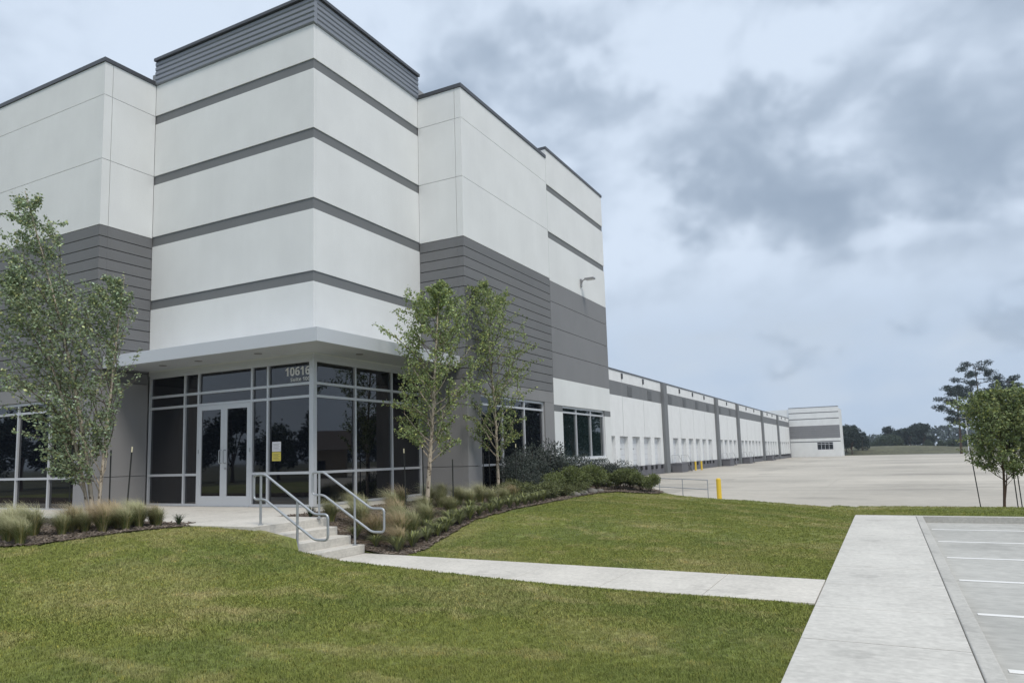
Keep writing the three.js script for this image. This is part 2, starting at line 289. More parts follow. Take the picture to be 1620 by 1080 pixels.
{ // entrance patio and its stairs
  const p = group('entrance_patio'); p.userData = { kind: 'structure', label: 'raised concrete patio in front of the glass entrance' };
  const slab = (x0, x1, z0, z1) => mesh('paving_slab', bx(x0 + 0.004, x1 - 0.004, -0.16, 0, z0 + 0.004, z1 - 0.004, 0.008), M.walk, p);
  for (const [a, b] of [[-5.79, -3.9], [-3.9, -2], [-2, -0.72], [-0.72, 0.55]]) { slab(a, b, 0.004, 1.75); slab(a, b, 1.75, 3.52); }
  slab(0.55, 2.28, 2.1, 3.9); slab(0.55, 0.92, 0.004, 2.1); slab(0.03, 0.92, -2.1, -0.004); slab(0.03, 0.92, -4.38, -2.1);
  for (let k = 0; k < 12; k++) slab(-5.8 - 1.7 * (k + 1), -5.8 - 1.7 * k, 1.52, 3.2);
  mesh('slab_bed', bx(0.05, 0.9, -0.5, -0.03, -4.36, 2.1), M.concrete, p);
}
{
  const st = group('entrance_stairs'); tag(st, 'short flight of pale concrete steps up to the glass entrance', 'stairs');
  for (let k = 0; k < 4; k++) mesh('step', bx(2.284 - 0.3 * (k ? 1 : 0), 2.3 + 0.31 * k, -0.15 * (k + 1) - (k === 3 ? 0.3 : 0.12), -0.15 * k - (k ? 0 : 0.001), WALK_Z0, 3.9, 0.012), M.walk, st);
}

// ------------------------------------------------------------------ the warehouse
const B = group('warehouse_building'); tag(B, 'long white and grey tilt-up concrete warehouse with glazed corner entrance tower', 'building');
const pz = (name, x0, x1, y0, y1, zf, th, mat, parent = B) => mesh(name, bx(x0, x1, y0, y1, zf - th, zf), mat, parent);
const px = (name, z0, z1, y0, y1, xf, th, mat, parent = B) => mesh(name, bx(xf - th, xf, y0, y1, z0, z1), mat, parent);
const G = 0.007;                                                     // half a panel joint
// cores behind the panels
mesh('wall_core', bx(-30, -6.03, -0.7, 11.3, -15.8, 1.27), M.joint, B);
mesh('wall_core', bx(-6.03, -0.045, 3.6, 12.0, -15.8, -0.045), M.joint, B);
mesh('wall_core', bx(-6.03, -0.2, -0.7, 3.6, -15.8, -0.2), M.core, B);
mesh('wall_core', bx(-0.2, 1.27, -0.7, 11.3, -15.8, -4.63), M.joint, B);
// tower
const whites = [[10.72, 11.6], [8.97, 10.46], [7.24, 8.71], [5.47, 6.96], [3.5, 5.21]], bands = [[10.46, 10.72], [8.71, 8.97], [6.96, 7.24], [5.21, 5.47]];
for (const [a, b] of whites) { pz('wall_panel', -5.79, 0, a, b, 0, 0.08, M.white); px('wall_panel', -4.395, -0.084, a, b, 0, 0.08, M.white); }
for (const [a, b] of bands) { pz('accent_band', -5.79, -0.022, a + 0.001, b - 0.001, -0.022, 0.05, M.band); px('accent_band', -4.395, -0.074, a + 0.001, b - 0.001, -0.022, 0.05, M.band); }
for (let k = 0; k < 5; k++) { // corrugated metal crown
  const y0 = 11.605 + k * 0.135, prof = (len, x) => {
    const s = new THREE.Shape(); s.moveTo(-0.06, 0.001); s.lineTo(0.03, 0.001); s.lineTo(0.055, 0.025); s.lineTo(0.055, 0.1); s.lineTo(0.03, 0.125); s.lineTo(0.03, 0.134); s.lineTo(-0.06, 0.134); s.closePath();
    const g = new THREE.ExtrudeGeometry(s, { depth: len, bevelEnabled: false }); return g; };
  const a = prof(5.79 + 0.055); a.rotateY(-Math.PI / 2); a.translate(0.055, y0, 0); mesh('crown_rib', metreUV(a), M.fascia, B);      // along x, facing +z
  const b = prof(4.39 - 0.064); b.translate(0, y0, -4.39); mesh('crown_rib', metreUV(b), M.fascia, B);                            // along z, facing +x
}
mesh('parapet_cap', bx(-5.79, 0.11, 12.281, 12.36, -0.3, 0.11), M.cap, B); mesh('parapet_cap', bx(-0.3, 0.11, 12.281, 12.36, -4.39, -0.302), M.cap, B);
// return side of the tower above the wings (crown only)
// wings: white panels, grey cladding strips, light lower wall
const STR0 = 3.18, NS = 14, SP = (7.2 - STR0) / NS;
function wingZ(x0, x1) { // left wing front, facing +z, panels 0.22 thick
  for (const [a, b] of [[7.2, 8.96], [8.96, 10.7], [10.7, 11.6]]) pz('wall_panel', x0 + G, x1, a + G, b - G, 1.5, 0.22, M.white);
  for (let k = 0; k < NS; k++) pz('cladding_strip', x0 + G, x1, STR0 + SP * k + 0.011, STR0 + SP * (k + 1) - 0.011, 1.5, 0.22, hash(k, 3) > 0.5 ? M.strip : M.strip2);
  pz('groove_backing', x0 + G, x1 - 0.06, STR0, 7.2, 1.44, 0.15, M.strip);
}
wingZ(-15, -5.8); wingZ(-24, -15.0);
for (const [a, b] of [[7.2, 8.96], [8.96, 10.7], [10.7, 11.6]]) px('wall_panel', 0.004, 1.28 - G * 2, a + G, b - G, -5.8, 0.2, M.white);
for (let k = 0; k < NS; k++) px('cladding_strip', 0.004, 1.28 - 0.003, STR0 + SP * k + 0.011, STR0 + SP * (k + 1) - 0.011, -5.8, 0.2, hash(k, 9) > 0.5 ? M.strip : M.strip2);
px('groove_backing', 0.006, 1.278, STR0, 7.2, -5.86, 0.13, M.strip);
px('lower_wall', 0.004, 1.277, 0.79, STR0 - G, -5.8, 0.2, M.low); px('lower_wall', 0.004, 1.277, -0.6, 0.776, -5.8, 0.2, M.low);
pz('lower_wall', -6.5, -5.8, 0.79, 2.8, 1.5, 0.22, M.low); pz('lower_wall', -6.5, -5.8, -0.6, 0.776, 1.5, 0.22, M.low); pz('lower_wall', -15, -5.8, 2.806, STR0 - G, 1.5, 0.22, M.low);
pz('lower_wall', -24, -12.1, -0.6, 2.8, 1.5, 0.22, M.low); pz('lower_wall', -24, -15.004, 2.806, STR0 - G, 1.5, 0.22, M.low); pz('lower_wall', -12.1, -6.5, -0.6, -0.05, 1.5, 0.22, M.low);
mesh('parapet_cap', bx(-24, -5.77, 11.602, 11.71, 1.24, 1.53), M.cap, B); mesh('parapet_cap', bx(-6.04, -5.77, 11.602, 11.71, 0.003, 1.238), M.cap, B);
// right wing, facing +x
for (const [a, b] of [[7.2, 8.95], [8.95, 10.69], [10.69, 11.6]]) { px('wall_panel', -10.27, -4.4, a + G, b - G, 1.48, 0.2, M.white); pz('wall_panel', 0.004, 1.28 - G * 2, a + G, b - G, -4.4, 0.2, M.white); }
for (let k = 0; k < NS; k++) { const y0 = STR0 + SP * k + 0.011, y1 = STR0 + SP * (k + 1) - 0.011; px('cladding_strip', -10.27, -4.4, y0, y1, 1.48, 0.2, hash(k, 5) > 0.5 ? M.strip : M.strip2); pz('cladding_strip', 0.004, 1.277, y0, y1, -4.4, 0.2, hash(k, 6) > 0.5 ? M.strip : M.strip2); }
px('groove_backing', -10.26, -4.46, STR0, 7.2, 1.42, 0.13, M.strip); pz('groove_backing', 0.006, 1.278, STR0, 7.2, -4.46, 0.13, M.strip);
for (const [a, b] of [[0.79, STR0 - G], [-0.7, 0.776]]) pz('lower_wall', 0.004, 1.277, a, b, -4.4, 0.2, M.low);
px('lower_wall', -5.16, -4.4, 0.79, 2.8, 1.48, 0.2, M.low); px('lower_wall', -5.16, -4.4, -0.7, 0.776, 1.48, 0.2, M.low); px('lower_wall', -10.27, -9.52, 0.79, 2.8, 1.48, 0.2, M.low); px('lower_wall', -10.27, -9.52, -0.7, 0.776, 1.48, 0.2, M.low);
px('lower_wall', -10.27, -4.4, 2.806, STR0 - G, 1.48, 0.2, M.low); px('lower_wall', -9.52, -5.16, -0.7, -0.05, 1.48, 0.2, M.low);
mesh('parapet_cap', bx(0.003, 1.51, 11.602, 11.71, -4.66, -4.37), M.cap, B); mesh('parapet_cap', bx(1.24, 1.51, 11.602, 11.71, -10.272, -4.662), M.cap, B);
// taller end block of the right wing
const E0 = -16.05, E1 = -10.285;
for (const [a, b] of [[10.66, 11.95], [8.93, 10.42], [7.14, 8.68], [2.755, 3.69]]) px('wall_panel', E0, E1, a, b, 1.48, 0.24, M.white);
for (const [a, b] of [[10.42, 10.66], [8.68, 8.93]]) px('accent_band', E0 + 0.004, E1, a + 0.001, b - 0.001, 1.455, 0.2, M.band);
for (const [a, b] of [[6.4, 7.14], [5.48, 6.4], [4.6, 5.48], [3.69, 4.6]]) px('grey_panel', E0, E1, a + 0.009, b - 0.009, 1.48, 0.24, M.mid);
px('groove_backing', E0 + 0.02, E1, 3.7, 7.13, 1.42, 0.15, M.mid);
for (const [a, b] of [[-11.02, E1], [E0, -15.36]]) { px('accent_band', a, b, 2.53, 2.75, 1.478, 0.22, M.band); px('wall_panel', a, b, -0.8, 2.525, 1.48, 0.24, M.white); }
px('wall_panel', -15.36, -11.02, -0.8, 0.86, 1.48, 0.24, M.white);
mesh('parapet_cap', bx(1.2, 1.51, 11.952, 12.05, E0 - 0.03, E1 + 0.01), M.cap, B);
mesh('wall_core', bx(-14, 1.23, -0.8, 11.6, -16.04, -15.81), M.white, B);
{ // lamp on a bracket
  const l = group('wall_lamp', B); l.position.set(1.48, 7.72, -13.25);
  mesh('back_plate', bx(0.001, 0.05, -0.24, 0.06, -0.06, 0.06), M.lamp, l); mesh('arm', tube([[0.04, -0.14, 0], [0.1, 0.02, 0], [0.25, 0.04, 0]], 0.022), M.lamp, l);
  mesh('lamp_head', bx(0.2, 0.58, 0.0, 0.07, -0.12, 0.12, 0.02), M.lamp, l); mesh('lens', bx(0.24, 0.55, -0.012, -0.001, -0.1, 0.1), M.paper, l);
}
// glazing: frames proud of dark reflective panes; axis 'z' faces +z at z = p, axis 'x' faces +x at x = p
function glazing(parent, name, axis, p, verts, rows, o = {}) {
  const g = group(name, parent), w = o.w || 0.06, d = o.d || 0.09, mat = o.glass || M.glass;
  const put = (nm, a0, a1, y0, y1, f, th, m) => axis === 'z' ? pz(nm, a0, a1, y0, y1, f, th, m, g) : px(nm, a0, a1, y0, y1, f, th, m, g);
  for (let i = 0; i < verts.length; i++) put('mullion', verts[i] - w / 2, verts[i] + w / 2, rows[0], rows[rows.length - 1] - 0.001, p, d, M.alu);
  for (let i = 0; i + 1 < verts.length; i++) {
    const a = verts[i] + w / 2, b = verts[i + 1] - w / 2;
    for (let j = 0; j < rows.length; j++) {
      const y = rows[j], y0 = j === 0 ? y : j === rows.length - 1 ? y - w * 1.2 : y - w / 2, y1 = j === 0 ? y + w : j === rows.length - 1 ? y : y + w / 2;
      if (!(o.skip && o.skip(i, j, 'rail'))) put('rail', a, b, y0, y1, p - 0.002, d - 0.004, M.alu);
      if (j + 1 < rows.length && !(o.skip && o.skip(i, j, 'pane'))) put('pane', a, b, (j === 0 ? y + w : y + w / 2), rows[j + 1] - w / 2 - (j + 2 === rows.length ? w * 0.7 : 0), p - 0.05, 0.012, mat);
    }
  }
  return g;
}
const doorBay = 2;
const SF = glazing(B, 'storefront', 'z', -0.02, [-5.75, -4.38, -3.86, -1.98, -1.45, -0.1], [0, 0.78, 2.53, 2.83, 3.4], { skip: (i, j, k) => i === doorBay && (k === 'rail' ? j <= 1 : j <= 1) });
const SR = glazing(B, 'storefront', 'x', -0.02, [-4.36, -3.03, -1.53, -0.1].sort((a, b) => a - b), [0, 0.78, 2.53, 2.83, 3.4], {});
mesh('corner_post', bx(-0.128, 0, 0, 3.4, -0.128, 0, 0.008), M.alu, SF);
mesh('head_flashing', bx(-5.79, 0.005, 3.401, 3.498, -0.09, 0.006), M.alu, B); mesh('head_flashing', bx(-0.09, 0.005, 3.401, 3.498, -4.39, -0.093), M.alu, B);
for (const s of [0, 1]) { // pair of glass doors
  const x0 = s ? -2.918 : -3.828, x1 = s ? -2.012 : -2.922, d = group('entrance_door', B), z = -0.018, t = 0.05;
  pz('stile', x0, x0 + 0.11, 0.012, 2.495, z, t, M.alu, d); pz('stile', x1 - 0.11, x1, 0.012, 2.495, z, t, M.alu, d);
  pz('top_rail', x0 + 0.11, x1 - 0.11, 2.38, 2.495, z - 0.001, t - 0.002, M.alu, d); pz('bottom_rail', x0 + 0.11, x1 - 0.11, 0.012, 0.25, z - 0.001, t - 0.002, M.alu, d);
  pz('pane', x0 + 0.11, x1 - 0.11, 0.25, 2.38, z - 0.02, 0.012, M.glass, d);
  const hx = s ? x0 + 0.075 : x1 - 0.075, hy = 1.05;
  mesh('handle', tube([[hx, hy, z], [hx, hy, z + 0.07], [hx, hy + 0.32, z + 0.07], [hx, hy + 0.32, z]], 0.012, 6, 0.03), M.steel, d);
  if (s) mesh('lock', rod([hx, 0.92, z - 0.01], [hx, 0.92, z + 0.02], 0.03, 12), M.steel, d);
  mesh('hinge_pin', bx(s ? x1 - 0.02 : x0, s ? x1 : x0 + 0.02, 1.3, 1.4, z, z + 0.012), M.steel, d);
}
mesh('door_threshold', bx(-3.83, -2.01, 0.0005, 0.011, -0.11, 0.03), M.steel, B);
glazing(B, 'window', 'z', 1.44, [-12.06, -10.63, -9.17, -7.7, -6.54], [-0.04, 0.78, 2.52, 2.8]);
glazing(B, 'window', 'x', 1.42, [-9.49, -8.06, -6.57, -5.2], [-0.04, 0.79, 2.52, 2.8]);
glazing(B, 'window', 'x', 1.42, [-15.33, -13.9, -12.43, -11.05], [0.88, 2.53, 2.75], { glass: M.glassGreen });
mesh('window_sill', bx(1.3, 1.53, 0.82, 0.878, -15.36, -11.02, 0.006), M.white, B);
for (const g of [bx(-12.1, -6.5, -0.05, 2.8, 1.26, 1.3), bx(1.26, 1.3, -0.05, 2.8, -9.52, -5.16), bx(1.245, 1.3, 0.86, 2.75, -15.36, -11.02)]) mesh('window_backing', g, M.rubber, B);
// canopy
{
  const c = group('canopy', B), s = new THREE.Shape();
  [[-5.79, -1.24], [1.24, -1.24], [1.24, 4.385], [0.012, 4.385], [0.012, -0.012], [-5.79, -0.012]].forEach(([x, y], i) => i ? s.lineTo(x, y) : s.moveTo(x, y)); s.closePath();
  const g = new THREE.ExtrudeGeometry(s, { depth: 0.2, bevelEnabled: false }); g.rotateX(-Math.PI / 2); g.translate(0, 3.53, 0);
  mesh('soffit', metreUV(g), M.canopy, c);
  mesh('fascia', bx(-5.79, 1.3, 3.5, 3.8, 1.242, 1.3, 0.006), M.canopy, c); mesh('fascia', bx(1.242, 1.3, 3.5, 3.8, -4.385, 1.24, 0.006), M.canopy, c);
  mesh('flashing', bx(-5.79, 1.296, 3.74, 3.775, 0.006, 1.24), M.canopy, c); mesh('flashing', bx(0.006, 1.24, 3.74, 3.775, -4.385, 0.004), M.canopy, c);
  for (const x of [-4.4, -3.1, -1.1]) mesh('downlight', new THREE.CylinderGeometry(0.09, 0.09, 0.012, 20).translate(x, 3.523, 0.62), M.low, c);
  for (const z of [-0.9, -2.9]) mesh('downlight', new THREE.CylinderGeometry(0.09, 0.09, 0.012, 20).translate(0.62, 3.523, z), M.low, c);
}
// dock front, set back, with bays of doors
const DX = -11.6, FL = -0.36, DT = 2.68;
mesh('wall_core', bx(-30, DX - 0.52, COURT_Y - 0.2, 9.0, -200, -16.06), M.joint, B);
const pil = [-42, -72.2, -102.3, -120.5, -149.4, -174.5, -199.2];
let nDoor = 0;
for (let b = 0; b + 1 < pil.length; b++) {
  const za = pil[b] - 0.75, zb = pil[b + 1] + 0.75, L = za - zb, nd = Math.floor((L - 0.6) / 4.0), np = Math.max(2, Math.round(L / 8));
  for (let i = 0; i < np; i++) {
    const z1 = za - L * i / np, z0 = za - L * (i + 1) / np;
    px('wall_panel', z0 + 0.04, z1 - 0.04, DT + 0.004, 6.7, DX, 0.3, M.white); px('accent_band', z0 + 0.02, z1 - 0.02, 6.702, 8.098, DX - 0.01, 0.28, M.band); px('wall_panel', z0 + 0.02, z1 - 0.02, 8.1, 9.15, DX, 0.3, M.white);
    if (i) { const dsp = group('downspout', B); mesh('conductor_head', bx(DX + 0.002, DX + 0.15, 8.45, 9.0, z1 - 0.1, z1 + 0.1), M.cap, dsp); mesh('pipe', rod([DX - 0.03, 8.55, z1], [DX - 0.03, 2.75, z1], 0.035, 6), M.low, dsp); }
    if (b < 3) { const lv = group('louver_vent', B), zc = z0 * 0.35 + z1 * 0.65; mesh('louver_frame', bx(DX - 0.02, DX + 0.03, 6.85, 7.95, zc - 0.75, zc + 0.75), M.band, lv); for (let k = 0; k < 6; k++) mesh('slat', bx(DX + 0.031, DX + 0.07, 6.92 + k * 0.17, 7.0 + k * 0.17, zc - 0.7, zc + 0.7), M.band, lv); }
  }
  const off = (L - nd * 4) / 2; let prev = za;
  for (let i = 0; i < nd; i++) {
    const d1 = za - off - 4 * i - 0.7, d0 = d1 - 2.6;
    px('wall_pier', d1, prev, FL, DT, DX, 0.5, M.white); prev = d0;
    const dd = group('dock_door', B); px('door_curtain', d0 + 0.002, d1 - 0.002, FL + 0.01, DT - 0.002, DX - 0.42, 0.06, M.whiteDoor, dd);
    for (let k = 1; k < 5; k++) px('panel_seam', d0 + 0.02, d1 - 0.02, FL + k * 0.6, FL + k * 0.6 + 0.015, DX - 0.415, 0.02, M.low, dd);
    if (hash(nDoor, 8) > 0.4) px('vision_panel', (d0 + d1) / 2 - 0.2, (d0 + d1) / 2 + 0.02, 1.36, 1.5, DX - 0.414, 0.02, M.ink, dd);
    for (const zc of [d0 + 0.15, d1 - 0.15]) mesh('dock_bumper', bx(DX + 0.003, DX + 0.16, FL - 0.46, FL - 0.06, zc - 0.2, zc + 0.2), M.rubber, B);
    nDoor++;
  }
  px('wall_pier', zb, prev, FL, DT, DX, 0.5, M.white);
  px('dock_base', zb, za, COURT_Y - 0.2, FL - 0.004, DX + 0.001, 0.3, M.dockBase);
  if (b) { px('pilaster', pil[b] - 0.75, pil[b] + 0.75, COURT_Y - 0.2, 9.15, DX + 0.35, 0.6, M.band); }
}
mesh('parapet_cap', bx(DX - 0.35, DX + 0.06, 9.153, 9.3, -199, -17), M.cap, B);
// mirror-image block at the far end
{
  const zf = -199.9, x0 = DX, x1 = 0.9;
  mesh('wall_core', bx(-30, x1 - 0.05, COURT_Y - 0.2, 11.6, -216, zf - 0.25), M.white, B);
  for (const [a, b] of [[10.6, 11.9], [8.9, 10.35], [6.95, 8.65], [2.75, 3.5]]) pz('wall_panel', x0, x1, a, b, zf, 0.24, M.white);
  for (const [a, b] of [[10.35, 10.6], [8.65, 8.9], [2.48, 2.75]]) pz('accent_band', x0, x1, a, b, zf - 0.02, 0.2, M.band);
  for (const [a, b] of [[5.8, 6.95], [4.65, 5.8], [3.5, 4.65]]) pz('grey_panel', x0, x1, a + 0.01, b - 0.01, zf, 0.24, M.mid);
  pz('wall_panel', x0, -4.95, COURT_Y - 0.2, 2.48, zf, 0.24, M.white); pz('wall_panel', -0.95, x1, COURT_Y - 0.2, 2.48, zf, 0.24, M.white); pz('wall_panel', -4.95, -0.95, COURT_Y - 0.2, 0.4, zf, 0.24, M.white);
  glazing(B, 'window', 'z', zf - 0.03, [-4.9, -3.9, -2.95, -2, -1], [0.42, 1.9, 2.46], { w: 0.09 });
  mesh('parapet_cap', bx(x0, x1 + 0.05, 11.902, 12.02, zf - 0.3, zf + 0.06), M.cap, B);
}
// address lettering on the glass
const font = await new FontLoader().loadAsync('fonts/droid/droid_sans_bold.typeface.json');
function lettering(text, size, x0, x1, y, z) {
  const g = new TextGeometry(text, { font, size, depth: 0.002, curveSegments: 5 }); g.computeBoundingBox(); const b = g.boundingBox;
  g.translate(-b.min.x, 0, 0); g.scale((x1 - x0) / (b.max.x - b.min.x), 1, 1); g.translate(x0, y, z); return g;
}
mesh('address_number', lettering('10616', 0.2, -0.93, -0.16, 3.04, -0.066), M.vinyl, SF);
mesh('suite_lettering', lettering('Suite 100', 0.085, -0.76, -0.16, 2.905, -0.066), M.vinyl, SF);
{ // notices taped to the glass
  const a = group('notice_sheet'); tag(a, 'white paper notice taped to the entrance glass above a yellow one', 'notice'); a.position.set(-1.19, 1.4, -0.063);
  mesh('sheet', bx(-0.14, 0.14, -0.115, 0.115, 0, 0.003), M.paper, a);
  for (let k = 0; k < 5; k++) mesh('print_line', bx(-0.1, 0.1 - 0.03 * (k % 2), 0.06 - k * 0.032, 0.068 - k * 0.032, 0.0032, 0.0036), M.low, a);
  const b = group('notice_sheet'); tag(b, 'yellow paper notice taped to the entrance glass below a white one', 'notice'); b.position.set(-1.19, 1.17, -0.063);
  mesh('sheet', bx(-0.14, 0.14, -0.105, 0.105, 0, 0.003), M.yellowPaper, b);
  for (let k = 0; k < 5; k++) mesh('print_line', bx(-0.1, 0.1 - 0.04 * (k % 2), 0.055 - k * 0.03, 0.063 - k * 0.03, 0.0032, 0.0036), M.ink, b);
}

// ------------------------------------------------------------------ handrails of the entrance stairs
function handrail(z, dx, label) {
  const h = group('handrail'); tag(h, label, 'handrail', null); const r = 0.021;
  const top = [[2.02 + dx, 0.83, z], [2.28 + dx, 0.83, z], [3.36 + dx, 0.19, z], [3.64 + dx, 0.19, z], [3.64 + dx, -0.21, z], [3.37 + dx, -0.21, z], [2.28 + dx, 0.42, z], [2.02 + dx, 0.42, z]];
  mesh('rail_loop', tube([[2.15 + dx, 0.83, z], ...top.slice(1), top[0], [2.15 + dx, 0.83, z]], r, 8, 0.07), M.steel, h);
  mesh('post', rod([2.18 + dx, 0.0, z], [2.18 + dx, 0.82, z], r, 10), M.steel, h);
  mesh('post', rod([3.0 + dx, -0.45, z], [3.0 + dx, 0.4, z], r, 10), M.steel, h);
  for (const [x, y] of [[2.18 + dx, 0], [3.0 + dx, -0.45]]) mesh('base_flange', new THREE.CylinderGeometry(0.045, 0.045, 0.012, 14).translate(x, y + 0.007, z), M.steel, h);
}
handrail(3.62, 0, 'galvanised pipe handrail of the entrance stairs on the lawn side');
handrail(2.36, 0.14, 'galvanised pipe handrail of the entrance stairs on the planted bed side');

// ------------------------------------------------------------------ plants
class Leaves {
  constructor() { this.p = []; this.c = []; this.i = []; }
  leaf(x, y, z, d, n, L, W, col) {                                   // d: along the leaf, n: roughly its face normal
    const sx = d.y * n.z - d.z * n.y, sy = d.z * n.x - d.x * n.z, sz = d.x * n.y - d.y * n.x, b = this.p.length / 3, f = 0.12 * L;
    this.p.push(x, y, z, x + d.x * L * 0.45 + sx * W / 2 + n.x * f, y + d.y * L * 0.45 + sy * W / 2 + n.y * f, z + d.z * L * 0.45 + sz * W / 2 + n.z * f,
      x + d.x * L, y + d.y * L, z + d.z * L, x + d.x * L * 0.45 - sx * W / 2 + n.x * f, y + d.y * L * 0.45 - sy * W / 2 + n.y * f, z + d.z * L * 0.45 - sz * W / 2 + n.z * f);
    for (let k = 0; k < 4; k++) this.c.push(col[0], col[1], col[2]);
    this.i.push(b, b + 1, b + 2, b, b + 2, b + 3);
  }
  ribbon(pts, w, col) {                                              // a tapering blade along points
    const b = this.p.length / 3, n = pts.length;
    for (let k = 0; k < n; k++) {
      const a = pts[Math.max(0, k - 1)], c = pts[Math.min(n - 1, k + 1)], dx = c[0] - a[0], dz = c[2] - a[2], l = Math.hypot(dx, dz) || 1, ww = w * (1 - 0.85 * k / (n - 1)) / 2, sx = -dz / l * ww, sz = dx / l * ww;
      this.p.push(pts[k][0] + sx, pts[k][1], pts[k][2] + sz, pts[k][0] - sx, pts[k][1], pts[k][2] - sz); this.c.push(...col, ...col);
      if (k) { const q = b + k * 2; this.i.push(q - 2, q - 1, q, q - 1, q + 1, q); }
    }
  }
  geo() { const g = new THREE.BufferGeometry(); g.setAttribute('position', new THREE.Float32BufferAttribute(this.p, 3)); g.setAttribute('color', new THREE.Float32BufferAttribute(this.c, 3)); g.setIndex(this.i); g.computeVertexNormals(); return g; }
}
const rv = () => { const z = rr(-1, 1), a = rr(0, Math.PI * 2), s = Math.sqrt(1 - z * z); return new THREE.Vector3(Math.cos(a) * s, z, Math.sin(a) * s); };
function limb(pts, r0, r1, sides = 6) {                               // a tapered branch through points
  const pos = [], uv = [], idx = [], n = pts.length; let len = 0;
  const up = new THREE.Vector3(0.31, 0.2, 0.93).normalize(), t = new THREE.Vector3(), a = new THREE.Vector3(), b = new THREE.Vector3();
  for (let k = 0; k < n; k++) {
    t.copy(pts[Math.min(n - 1, k + 1)]).sub(pts[Math.max(0, k - 1)]).normalize(); a.crossVectors(t, up).normalize(); b.crossVectors(t, a);
    if (k) len += pts[k].distanceTo(pts[k - 1]); const r = lerp(r0, r1, k / (n - 1));
    for (let s = 0; s <= sides; s++) { const q = s / sides * Math.PI * 2, c = Math.cos(q) * r, d = Math.sin(q) * r; pos.push(pts[k].x + a.x * c + b.x * d, pts[k].y + a.y * c + b.y * d, pts[k].z + a.z * c + b.z * d); uv.push(s / sides, len * 0.5); }
    if (k) for (let s = 0; s < sides; s++) { const q = (k - 1) * (sides + 1) + s, e = q + sides + 1; idx.push(q, q + 1, e, q + 1, e + 1, e); }
  }
  const g = new THREE.BufferGeometry(); g.setAttribute('position', new THREE.Float32BufferAttribute(pos, 3)); g.setAttribute('uv', new THREE.Float32BufferAttribute(uv, 2)); g.setIndex(idx); g.computeVertexNormals(); return g;
}
// a young birch: stems = [[base x, base z, top x, top y, top z, radius]], wind pushes the twigs
function birch(name, label, o) {
  const t = group(name); tag(t, label, 'tree'); t.position.set(...o.at);
  const bark = [], twigs = [], lv = new Leaves(), wind = new THREE.Vector3(...o.wind);
  const leafAlong = (pts, n, spread) => {
    for (let k = 0; k < n; k++) {
      const f = rr(0.15, 1) * (pts.length - 1), i = Math.min(pts.length - 2, Math.floor(f)), p = pts[i].clone().lerp(pts[i + 1], f - i).addScaledVector(rv(), spread * Math.pow(rnd(), 0.6));
      const d = rv().multiplyScalar(0.8).add(wind).add(new THREE.Vector3(0, -0.35, 0)).normalize(), nn = rv().add(new THREE.Vector3(0, 0.5, 0)); nn.addScaledVector(d, -nn.dot(d)).normalize();
      const s = rr(0.75, 1.25) * o.leaf, tone = rr(0.6, 1.35), yel = rnd() < 0.16 ? 1 : 0, sil = rnd() < (o.silver || 0) ? 1.9 : 1;
      lv.leaf(p.x, p.y, p.z, d, nn, s, s * 0.62, [tone * (1 + 0.6 * yel) * sil, tone * (1 + 0.35 * yel) * sil, tone * sil * (sil > 1 ? 1.25 : 1)]);
    }
  };
  const grow = (p, dir, len, r, depth) => {
    const n = depth === 0 ? 7 : 5, pts = [p.clone()], d = dir.clone(), q = p.clone();
    for (let k = 0; k < n; k++) { d.addScaledVector(rv(), 0.16).addScaledVector(wind, 0.10 * (depth + 0.5)).add(new THREE.Vector3(0, depth < 2 ? 0.08 : -0.02, 0)).normalize(); q.addScaledVector(d, len / n); pts.push(q.clone()); }
    (r > 0.012 ? bark : twigs).push(limb(pts, r, r * 0.35, r > 0.02 ? 7 : 4));
    if (depth >= 2) { leafAlong(pts, o.perTwig, 0.075); return; }
    leafAlong(pts.slice(2), Math.round(o.perTwig * 0.8), 0.09);
    const m = depth === 0 ? o.forks : 5;
    for (let k = 0; k < m; k++) { const f = lerp(0.25, 1, (k + rnd()) / m) * n, i = Math.min(n - 1, Math.floor(f)), b = pts[i].clone().lerp(pts[i + 1], f - i), s = rv(); s.addScaledVector(d, -s.dot(d)).normalize(); grow(b, d.clone().multiplyScalar(0.75).addScaledVector(s, rr(0.5, 0.9)).normalize(), len * rr(0.42, 0.62), r * 0.5, depth + 1); }
  };
  for (const [bx0, bz0, tx, ty, tz, r] of o.stems) {
    const n = 12, pts = []; for (let k = 0; k <= n; k++) { const f = k / n; pts.push(new THREE.Vector3(lerp(bx0, tx, Math.pow(f, 1.25)) + Math.sin(f * 5 + bx0 * 9) * 0.04, ty * f - 0.03, lerp(bz0, tz, Math.pow(f, 1.25)) + Math.cos(f * 4 + tz) * 0.03)); }
    bark.push(limb(pts, r, 0.008, 9)); leafAlong(pts.slice(7), o.perTwig * 3, 0.14);
    const m = o.limbs;
    for (let k = 0; k < m; k++) {
      const f = lerp(o.low, 0.96, (k + rnd() * 0.8) / m), i = Math.min(n - 1, Math.floor(f * n)), b = pts[i].clone().lerp(pts[i + 1], f * n - i), ang = k * 2.4 + rnd();
      const shape = Math.sin(Math.PI * clamp((f - o.low + 0.16) / (1.12 - o.low))), dir = new THREE.Vector3(Math.cos(ang), rr(0.5, 1.0) + (o.rise || 0), Math.sin(ang)).addScaledVector(wind, 0.5).normalize();
      grow(b, dir, o.reach * shape * rr(0.75, 1.15) + 0.15, r * 0.42 * (1.1 - f), 1);
    }
  }
  mesh('trunk', mergeGeometries(bark), M[o.bark || 'birch'], t); if (twigs.length) mesh('twig', mergeGeometries(twigs), M.twig, t).userData.kind = 'stuff'; mesh('crown', lv.geo(), o.mat, t);
  return t;
}
const birchLeaf = leafMat(0.23, 0.295, 0.16), birchLeaf2 = leafMat(0.24, 0.31, 0.115), oakLeaf = leafMat(0.19, 0.245, 0.09);
